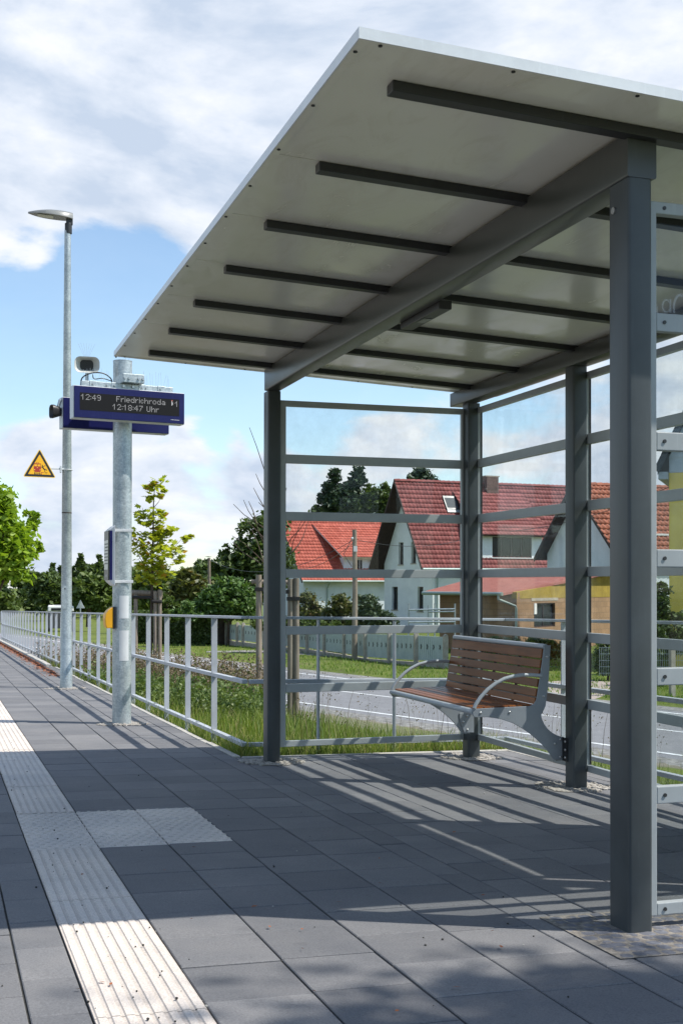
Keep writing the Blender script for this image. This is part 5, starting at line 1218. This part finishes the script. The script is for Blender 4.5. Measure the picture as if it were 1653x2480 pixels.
da = (hit(838, 1370, Q0, E2v)-Q0).dot(E1v); dz0 = hit(840, 1384, Q0+E2v*.5, E2v).z; dz1 = hit(840, 1350, Q0+E2v*.5, E2v).z
dm = MB(); dm.obox(Q_(da, .5, dz0-.3), E1v*(11-da), E2v*2.4, ZV*(dz1-dz0+.3)); dmo2 = dm.build('dormer', M['plaster_blue'], h2)
for (u0, u1) in ((862, 877), (893, 908)):
    a0, a1 = [(hit(u, 1370, Q0+E2v*.5, E2v)-Q0).dot(E1v) for u in (u0, u1)]
    window(dmo2, Q_(a0, .5-.10, dz0+.02), E1v, E2v, a1-a0, dz1-dz0-.16, M['white'], depth=.03, bars=1, sill=False, fmat=M['white'], name='dormer_window')
tb = W2/2*.9; zt3 = ze2+sl2*(oh2+tb)+.05
slab_under(dmo2, Q_(da-.25, .05, dz1+.02), Q_(11.5, .05, dz1+.02), Q_(11.5, tb, zt3), Q_(da-1.15, tb, zt3), .10, 'dormer_eaves', M['white'])
tiled('dormer_roof', Q_(da-.3, 0, dz1+.03), Q_(11.6, 0, dz1+.03), Q_(11.6, tb, zt3+.03), Q_(da-1.2, tb, zt3+.03), M['roof_red'], dmo2)
for u in (800, 872):
    c = hit(u, 1262, Q0+E2v*W2*.55, E2v); mb = MB(); mb.obox(c-E1v*(.35 if u == 800 else .5)-ZV*.8, E1v*(.7 if u == 800 else 1.0), E2v*.6, ZV*1.35); cc_ = mb.build('chimney', M['roof_wine'], h2)
    mb = MB(); mb.obox(c-E1v*(.42 if u == 800 else .58)+ZV*.55, E1v*(.84 if u == 800 else 1.16), E2v*.7, ZV*.08); mb.build('cap', M['brick_dark'], cc_)
gu = MB(); gu.tube([Q_(-.3, -oh2-.07, ze2-.02), Q_(11.5, -oh2-.07, ze2-.02)], .075, 8); gu.tube([Q_(1.9, -oh2-.07, ze2-.05), Q_(1.9, -.06, ze2-.5), Q_(1.9, -.06, GZ)], .05, 8); gu.build('gutter', M['zinc'], h2, smooth=True)
x0, x1 = [(hit(u, 1440, Q0, E2v)-Q0).dot(E1v) for u in (833, 856)]
window(h2, Q_(x0, -.03, hit(840, 1470, Q0, E2v).z), E1v, E2v, x1-x0, 1.1, M['white'], depth=.01, bars=1, sill=False)
# --- house with the weathered orange roof, gable towards the left
R0 = at(1383, 1171, 62); zr3 = R0.z
h3 = empty('house', (R0.x, R0.y, GZ), 'white gabled house with a weathered orange tiled roof behind the glass', 'house')
ra = hit(1476, 1321, R0, E1v); rl = hit(1281, 1375, R0, E1v)
s3 = (zr3-ra.z)/abs((ra-R0).dot(E2v)); s3b = (zr3-rl.z)/abs((rl-R0).dot(E2v))
zf = hit(1493, 1346, R0, E1v).z; half = (zr3-zf)/s3; halfb = (zr3-zf)/s3b
def R_(a, b, z): q = R0+E1v*a+E2v*b; q.z = z; return q
Wv = .55
mb = MB(); mb.prism([R_(Wv, -half+.4, GZ-.3), R_(Wv, halfb-.4, GZ-.3), R_(Wv, halfb-.4, zf+.4*s3b-.14), R_(Wv, 0, zr3-.14), R_(Wv, -half+.4, zf+.4*s3-.14)], E1v*11); mb.build('wall', M['plaster_blue'], h3)
A, B, C, D_ = R_(0, -half, zf), R_(12, -half, zf), R_(12, 0, zr3), R_(0, 0, zr3); A2, B2 = R_(0, halfb, zf), R_(12, halfb, zf)
rf3 = tiled('roof', A, B, C, D_, M['roof_orange'], h3, amp=.034, step=.055); tiled('roof', B2, A2, D_, C, M['roof_orange'], h3)
slab_under(h3, A, B, C, D_, .12, 'eaves', M['dark_wood']); slab_under(h3, B2, A2, D_, C, .12, 'eaves', M['dark_wood'])
mb = MB()
for k in range(33): mb.tube([D_+E1v*k*.36-ZV*.03, D_+E1v*(k*.36+.37)-ZV*.015], [.12, .135], 8)
mb.build('ridge', M['roof_orange'], rf3, smooth=True)
mb = MB(); mb.obox(A2-E1v*.03-ZV*.18, D_-A2, E1v*.05, ZV*.22); mb.obox(A-E1v*.03-ZV*.10, D_-A, E1v*.04, ZV*.12); mb.build('barge_board', M['dark_wood'], h3)
d3 = hit(1605, 1312, R0-E2v*half*.72, E2v); mb = MB(); mb.obox(d3-E1v*2.4-ZV*.75, E1v*2.55, E2v*1.8, ZV*1.05); dm3 = mb.build('dormer', M['plaster_blue'], h3)
mb = MB(); mb.obox(d3-E1v*2.5+ZV*.30-E2v*.1, E1v*2.75, E2v*2.0, ZV*.09); mb.build('dormer_roof', M['white'], dm3)
# --- yellow house at the right edge
Y0_ = at(1619, 1409, 41); Y0_.z = GZ
h4 = empty('house', Y0_, 'mustard yellow house with grey gable boards at the right edge', 'house')
PH4 = math.radians(128); _E = (E1v, E2v); E1v = Vector((math.sin(PH4), math.cos(PH4), 0)); E2v = Vector((-math.cos(PH4), math.sin(PH4), 0))
def Y_(a, b, z): q = Y0_+E1v*a+E2v*b; q.z = z; return q
zc = hit(1625, 1145, Y0_, E2v).z; vz = hit(1591, 1140, Y0_-E2v*.4, E2v); vt = hit(1653, 1015, Y0_-E2v*.4, E2v)
s4 = (vt.z-vz.z)/((vt-vz).dot(E1v)); a_l = (vz-Y0_).dot(E1v); half4 = 5.2; zt4 = vz.z+s4*(half4-a_l)
mb = MB(); mb.prism([Y_(0, 0, GZ-.3), Y_(2*half4, 0, GZ-.3), Y_(2*half4, 0, zc), Y_(0, 0, zc)], E2v*9); mb.build('wall', M['yellow_wall'], h4)
gb = MB(); n = 22; zz0 = zc+.003
for k in range(n):
    z0 = zz0+(zt4-.2-zz0)*k/n; z1_ = zz0+(zt4-.2-zz0)*(k+1)/n; xa = max(0, a_l+(z0-vz.z)/s4+.05); xb = max(0, a_l+(z1_-vz.z)/s4+.05)
    gb.prism([Y_(xa, -.02+.0, z0), Y_(2*half4-xa, -.02, z0), Y_(2*half4-xb, -.02+.035, z1_), Y_(xb, -.02+.035, z1_)], E2v*.5)
gb.build('gable_boards', M['cladding'], h4)
def yroof(sgn, nm):
    e = a_l if sgn > 0 else 2*half4-a_l
    A = Y_(e, -.4, vz.z); B = Y_(half4, -.4, zt4); C = Y_(half4, 9.4, zt4); D_ = Y_(e, 9.4, vz.z)
    n_ = (B-A).cross(D_-A).normalized(); n_ = n_ if n_.z > 0 else -n_
    mb = MB(); mb.prism([A, B, C, D_], n_*.10); r = mb.build(nm, M['slate'], h4)
    t = MB(); L = (B-A).length; k = 0
    while k < L: t.obox(A+(B-A).normalized()*k-E2v*.02+n_*.10, (B-A).normalized()*.26, E2v*9.8, n_*(.02+.02*random.random())); k += .26
    t.build('slates', M['slate'], r)
    return A, B
A, B = yroof(1, 'roof'); yroof(-1, 'roof')
mb = MB(); mb.obox(Y_(a_l+.02, -.38, vz.z-.28), E1v*(-a_l-.03), E2v*9.5, ZV*.24); mb.build('soffit', M['cladding'], h4)
mb = MB(); mb.obox(A-E2v*.03-ZV*.14, B-A, E2v*.05, ZV*.16); mb.build('barge_board', M['slate'], h4)
E1v, E2v = _E
# --- annex with the low red roof
an = empty('annex', (at(1250, 1409, 50).x, at(1250, 1409, 50).y, GZ), 'low sandy block outbuilding with a pale red roof beside the white house', 'outbuilding')
a0, a1, a2, a3 = at(1022, 1434, 53), at(1214, 1436, 49.5), at(1500, 1380, 57), at(1180, 1391, 60)
slab_under(an, a0, a1, a2, a3, .10, 'roof', M['roof_pink']); rr = an.children[-1]
n_ = (a1-a0).cross(a3-a0).normalized(); n_ = n_ if n_.z > 0 else -n_
rt = MB()
for k in range(46): rt.obox(a0.lerp(a1, k/46)+n_*.0-Vector((0, 0, .012)), (a3.lerp(a2, k/46)-a0.lerp(a1, k/46)), (a1-a0)/46*.5, n_*.02)
rt.build('roof_ribs', M['roof_pink'], rr)
gu = MB(); dg_ = (a1-a0).normalized(); o_ = FW*-.12; gu.tube([a0+o_-ZV*.04, a1+o_-ZV*.04], .075, 8); gu.build('gutter', M['zinc'], an, smooth=True)
c1, c2, c3 = at(1064, 1409, 53.2), at(1250, 1409, 50), at(1500, 1409, 58)
def uvwall(mb, name, A, B, zb, ztA, ztB, m, thick=.2):
    A, B = Vector(A), Vector(B); d = (B-A); n = Vector((-d.y, d.x, 0)).normalized(); n = n if n.dot(FW) > 0 else -n
    P = [Vector((A.x, A.y, zb)), Vector((B.x, B.y, zb)), Vector((B.x, B.y, ztB)), Vector((A.x, A.y, ztA))]; mb.prism(P, n*thick); o = mb.build(name, m, an)
    me = o.data; uv = me.uv_layers.new(name='UVMap'); dn = d.normalized(); off = wloc(an)
    for lp in me.loops:
        v = me.vertices[lp.vertex_index].co+off; uv.data[lp.index].uv = ((v-A).dot(dn), v.z)
    return o
zA = lambda p, u, v, D: at(u, v, D).z
z_l = at(1064, 1440, 53.2).z; z_c = at(1250, 1434, 50).z; z_r = at(1500, 1388, 58).z
zmid = at(1300, 1449, 51.5).z
uvwall(MB(), 'wall', c1, c2, GZ-.3, z_l, z_c-.02, M['block']); w_r = uvwall(MB(), 'wall', c2, c3, GZ-.3, zmid, zmid, M['block'])
uvwall(MB(), 'upper_wall', c2-FW*.02, c3-FW*.02, zmid+.002, z_c, z_r, M['ochre'], .24)
dR = (c3-c2); dR.z = 0; dR.normalize(); nR = Vector((-dR.y, dR.x, 0)); nR = nR if nR.dot(FW) > 0 else -nR
wa = hit(1292, 1520, c2, nR); wb_ = hit(1343, 1460, c2, nR)
bpy.context.view_layer.update(); LA = Vector(an.location)
ww_ = (wb_-wa).dot(dR); cut(w_r, [(wa-nR*.3, dR*ww_, nR*.45, ZV*(wb_.z-wa.z))])
window(an, wa, dR, nR, ww_, wb_.z-wa.z, M['dark_wood'], depth=.08, bars=1, sill=False)
mb = MB(); mb.obox(wa-dR*.02-nR*.03+ZV*.55, dR*.22, nR*.05, ZV*(wb_.z-wa.z-.55)); mb.build('shutter', M['white'], an)
mb = MB(); mb.obox(wa-dR*.25-nR*.015+ZV*(wb_.z-wa.z+.1), dR*(ww_+.5), nR*.05, ZV*.12); mb.build('lintel', M['concrete'], an)
mb = MB(); mb.tube([a1-dg_*.2+o_-ZV*.08, a1-dg_*.2+o_-ZV*.25, at(1205, 1451, 49.6), at(1247, 1468, 49.85), at(1249, 1474, 49.85), at(1249, 1560, 49.85)], .05, 8); mb.build('downpipe', M['zinc'], an, smooth=True)
# pipe rack before the annex
pr_ = empty('pipe_rack', (at(1040, 1409, 47.5).x, at(1040, 1409, 47.5).y, GZ), 'thin metal pipe rack standing before the white house', 'pipe rack')
for u, v in ((988.5, 1462), (1036, 1466), (1052, 1461), (1101, 1462)):
    mb = MB(); b = at(u, 1409, 47.5); mb.cyl((b.x, b.y, GZ-.1), tuple(at(u, v, 47.5)), .032, 8); mb.build('upright', M['galv'], pr_, smooth=True)
for u0, u1, v in ((989, 1054, 1477), (1036, 1101, 1482), (989, 1101, 1507), (1036, 1101, 1476)):
    mb = MB(); mb.cyl(at(u0, v, 47.45), at(u1, v-1, 47.45), .032, 8); mb.build('pipe', M['galv'], pr_, smooth=True)

# ------------------------------------------------------------------ garden fence, poles, small things by the road
fe = empty('garden_fence', tuple(ld(-1, 46, -1.75)), 'pale green sheet metal garden fence between concrete posts', 'fence')
fp = [(519, 1516, 1552, 59), (547.5, 1513, 1553, 57.5), (575.5, 1513, 1557, 56), (589.5, 1514, 1558, 55.4), (640, 1519, 1564, 53.6), (690, 1524, 1570, 52), (744.6, 1528, 1575, 50), (786, 1531, 1581, 48.6), (834, 1533, 1588, 47), (885, 1535, 1597, 45.3), (943, 1537, 1601, 43.8), (1007, 1539, 1605, 42.3), (1078, 1543, 1607, 41.2)]
for i, (u, vt_, vb, D) in enumerate(fp):
    a = at(u, vt_-3, D); b = at(u, vb+3, D); mb = MB(); mb.obox((a.x-.075, a.y-.07, min(b.z, -1.8)-.2), (.15, 0, 0), (0, .14, 0), (0, 0, a.z-min(b.z, -1.8)+.2))
    mb.prism([(a.x-.075, a.y-.07, a.z), (a.x+.075, a.y-.07, a.z), (a.x, a.y-.07, a.z+.07)], (0, .14, 0)); mb.build('fence_post', M['concrete'], fe, bev=.01)
pl_ = MB(); orn = MB()
for (u0, t0, b0, D0), (u1, t1, b1, D1_) in zip(fp[:-1], fp[1:]):
    A0, A1, B0, B1 = at(u0, t0, D0), at(u1, t1, D1_), at(u0, b0-6, D0), at(u1, b1-6, D1_)
    d = (B1-B0); d.z = 0; L = d.length; dn = d.normalized(); nn = Vector((-dn.y, dn.x, 0)); nn = nn if nn.dot(FW) > 0 else -nn; nb_ = max(4, int(L/.095))
    pn = MB()
    for k in range(nb_):
        t0_, t1_ = k/nb_, (k+.72)/nb_; lo0, lo1, hi0, hi1 = B0.lerp(B1, t0_), B0.lerp(B1, t1_), A0.lerp(A1, t0_), A0.lerp(A1, t1_)
        pn.prism([lo0, lo1, hi1, hi0], nn*.03); pn.prism([B0.lerp(B1, t1_)+nn*.015, B0.lerp(B1, (k+1)/nb_)+nn*.015, A0.lerp(A1, (k+1)/nb_)+nn*.015, A0.lerp(A1, t1_)+nn*.015], nn*.01)
    for z in (.15, .85): pn.obox(B0.lerp(A0, z)+nn*.035, B1.lerp(A1, z)-B0.lerp(A0, z), nn*.03, ZV*.05)
    po = pn.build('panel', M['fence_green'], fe)
    og = MB()
    for k in range(2, nb_-2, 3):
        for dz, dx in ((.50, 0), (.56, .03), (.62, 0)):
            c = B0.lerp(B1, (k+.36)/nb_).lerp(A0.lerp(A1, (k+.36)/nb_), dz)-nn*.004+dn*dx*.6; og.prism([c-dn*.03, c-ZV*.045, c+dn*.03, c+ZV*.045], nn*.003)
    og.build('cut_outs', M['black'], po)
    pb = MB(); pb.obox(B0-ZV*.5-nn*.02, B1-B0, nn*.12, ZV*.44); pb.build('plinth', M['concrete'], fe)
def upole(name, label, u, vt_, D, r, arms):
    b = at(u, 1409, D); zb = gz(b.x, b.y); t_ = at(u, vt_, D); root = empty(name, (b.x, b.y, zb), label, 'utility pole')
    mb = MB(); mb.tube([(b.x, b.y, zb-.1), (b.x+.02, b.y, (zb+t_.z)/2), tuple(t_)], [r*1.1, r, r*.85], 12); mb.build('pole_shaft', M['stake'], root, smooth=True)
    if arms:
        mb = MB(); mb.ball((t_.x-.12, t_.y-.1, t_.z-.32), .05, 8, 6); mb.box((t_.x-.07, t_.y-.12, t_.z-.80), (t_.x+.07, t_.y-.10, t_.z-.6)); mb.build('insulator', M['alu'], root)
        mb = MB(); mb.box((t_.x-.12, t_.y-.14, t_.z-4.0), (t_.x+.12, t_.y-.1, t_.z-3.4)) if False else mb.tube([(t_.x-.12, t_.y-.1, t_.z-.32), (t_.x-.45, t_.y-.1, t_.z-.9), (t_.x-.15, t_.y-.13, t_.z-1.35)], .012, 6); mb.build('cable_loop', M['black'], root)
    return root, t_
up1_, T1_ = upole('utility_pole', 'tall weathered wooden pole in front of the red roofed house', 858, 1283, 45.6, .095, True)
up2_, T2_ = upole('utility_pole', 'thin dark wooden pole left of the round bush', 506.5, 1351, 66, .085, False)
wr = empty('overhead_wire', tuple(T1_), 'thin dark overhead wires strung from the tall wooden pole', 'wire')
def wire(a, b, sag, nm='wire_strand'):
    mb = MB(); mb.tube([a.lerp(b, t)-ZV*sag*4*t*(1-t) for t in np.linspace(0, 1, 14)], .011, 5); mb.build(nm, M['black'], wr)
wire(T1_-ZV*.35, at(1140, 1300, 60), .35); wire(T1_-ZV*.35, T2_-ZV*.1, .9); wire(T1_-ZV*.45, at(700, 1370, 80), .5); wire(at(1235, 1287, 47), at(1660, 1160, 41), .3)
# wire fence at the right
wf = empty('wire_fence', tuple(at(1625, 1409, 31)), 'wire mesh garden fence with pale posts below the yellow house', 'fence')
for u in (1500, 1626, 1750):
    a = at(u, 1560, 31); mb = MB(); mb.box((a.x-.06, a.y-.06, -2), (a.x+.06, a.y+.06, a.z)); mb.build('fence_post', M['concrete'], wf)
w_ = MB(); A0, A1 = at(1450, 1568, 31), at(1760, 1568, 31)
for k in range(5): w_.tube([A0-ZV*k*.16, A1-ZV*k*.16], .006, 4)
for k in range(70): p = A0.lerp(A1, k/69); w_.tube([p, p-ZV*.7], .004, 4)
w_.build('wire_mesh', M['galv'], wf)
# van, traffic sign
vp = at(148, 1409, 96); vzb = gz(vp.x, vp.y); vtz = at(148, 1466, 96).z
van = empty('van', (vp.x, vp.y, vzb), 'white van roof showing over the handrail beside the lamp post', 'van')
def vbx(a, b, c, d, e, f): return [(vp.x+a, vp.y+c, e), (vp.x+b, vp.y+d, f)]
H_ = vtz-vzb; mb = MB(); sd_ = rt0; fv = fwd0
vf = Vector((vp.x, vp.y, 0)).normalized(); vr = Vector((vf.y, -vf.x, 0))
def VV(x, y, z): return Vector((vp.x, vp.y, vzb))+vr*x+vf*y+ZV*z
mb.prism([VV(-.95, y, z) for y, z in ((-2.4, H_-.42), (2.2, H_-.42), (1.5, H_), (-2.4, H_))], vr*1.9); mb.build('body', M['white'], van, bev=.06)
mb = MB(); mb.prism([VV(-.94, y, z) for y, z in ((-2.38, .3), (2.6, .3), (2.6, .8), (2.2, H_-.43), (-2.38, H_-.43))], vr*1.88); mb.build('lower_body', M['slate'], van, bev=.04)
mb = MB(); mb.obox(VV(-.7, -2.42, H_-.36), vr*1.4, vf*.03, ZV*.2); mb.build('rear_window', M['pane'], van)
for x in (-.93, .73):
    for y in (-1.6, 1.6): mb = MB(); mb.cyl(VV(x, y, .33), VV(x+.2, y, .33), .33, 16); mb.build('wheel', M['black'], van)
ts_ = at(195, 1409, 90); zt_ = gz(ts_.x, ts_.y); sg = empty('road_sign', (ts_.x, ts_.y, zt_), 'grey back of a triangular road sign over the handrail right of the lamp post', 'road sign')
top_ = at(195, 1453, 90); bl, brr = at(185, 1473, 90), at(206, 1473, 90)
mb = MB(); mb.prism([bl, brr, top_], FW*.03); mb.build('plate', M['alu'], sg)
mb = MB(); mb.cyl((ts_.x, ts_.y-.05, zt_-.2), (top_.x, top_.y-.05, top_.z-.03), .04, 8); mb.build('sign_post', M['galv'], sg)
# sandy drive across the verge
dv = MB(); dv.prism([onz(u, v, -1.746) for u, v in ((1300, 1652), (1400, 1647), (1490, 1652), (1560, 1668), (1470, 1682), (1420, 1700), (1360, 1700), (1310, 1676))], (0, 0, .003)); structure(dv.build('driveway', noisy('sandy_drive', (.34, .27, .23), (.44, .37, .33), 2, .95)))
dv = MB(); dv.prism([onz(u, v, -1.746) for u, v in ((500, 1577), (640, 1574), (800, 1584), (800, 1590), (640, 1580), (500, 1580))], (0, 0, .003)); structure(dv.build('garden_path', M['gravel']))
# street tree behind the camera that throws soft shade on the front of the platform
tree_p = Vector((6.9, .2, -.6))
st = empty('street_tree', tree_p, 'leafy tree behind the shelter, outside the picture on the right', 'tree')
bl_ = [(tree_p.x, tree_p.y, 6.2, 1.1, .8, 1.0), (tree_p.x+.9, tree_p.y-.4, 7.4, 1.0, .8, 1.0), (tree_p.x-.9, tree_p.y-.3, 7.2, .9, .6, .8), (tree_p.x+.4, tree_p.y-.5, 8.6, .9, .7, .9)]
leaf_mesh('crown', crown_points(bl_, 9000, .22, .2, 30), .07, M['leaf_mid'], st, up=.4)
mb = MB(); mb.tube([tuple(tree_p), (6.92, .2, 3), (6.9, .2, 6), (7.1, .1, 8.4)], [.14, .12, .08, .02], 10)
for b in bl_: mb.tube([(6.91, .2, 4.4), b[:3]], [.05, .015], 6)
mb.build('trunk', M['bark'], st, smooth=True)
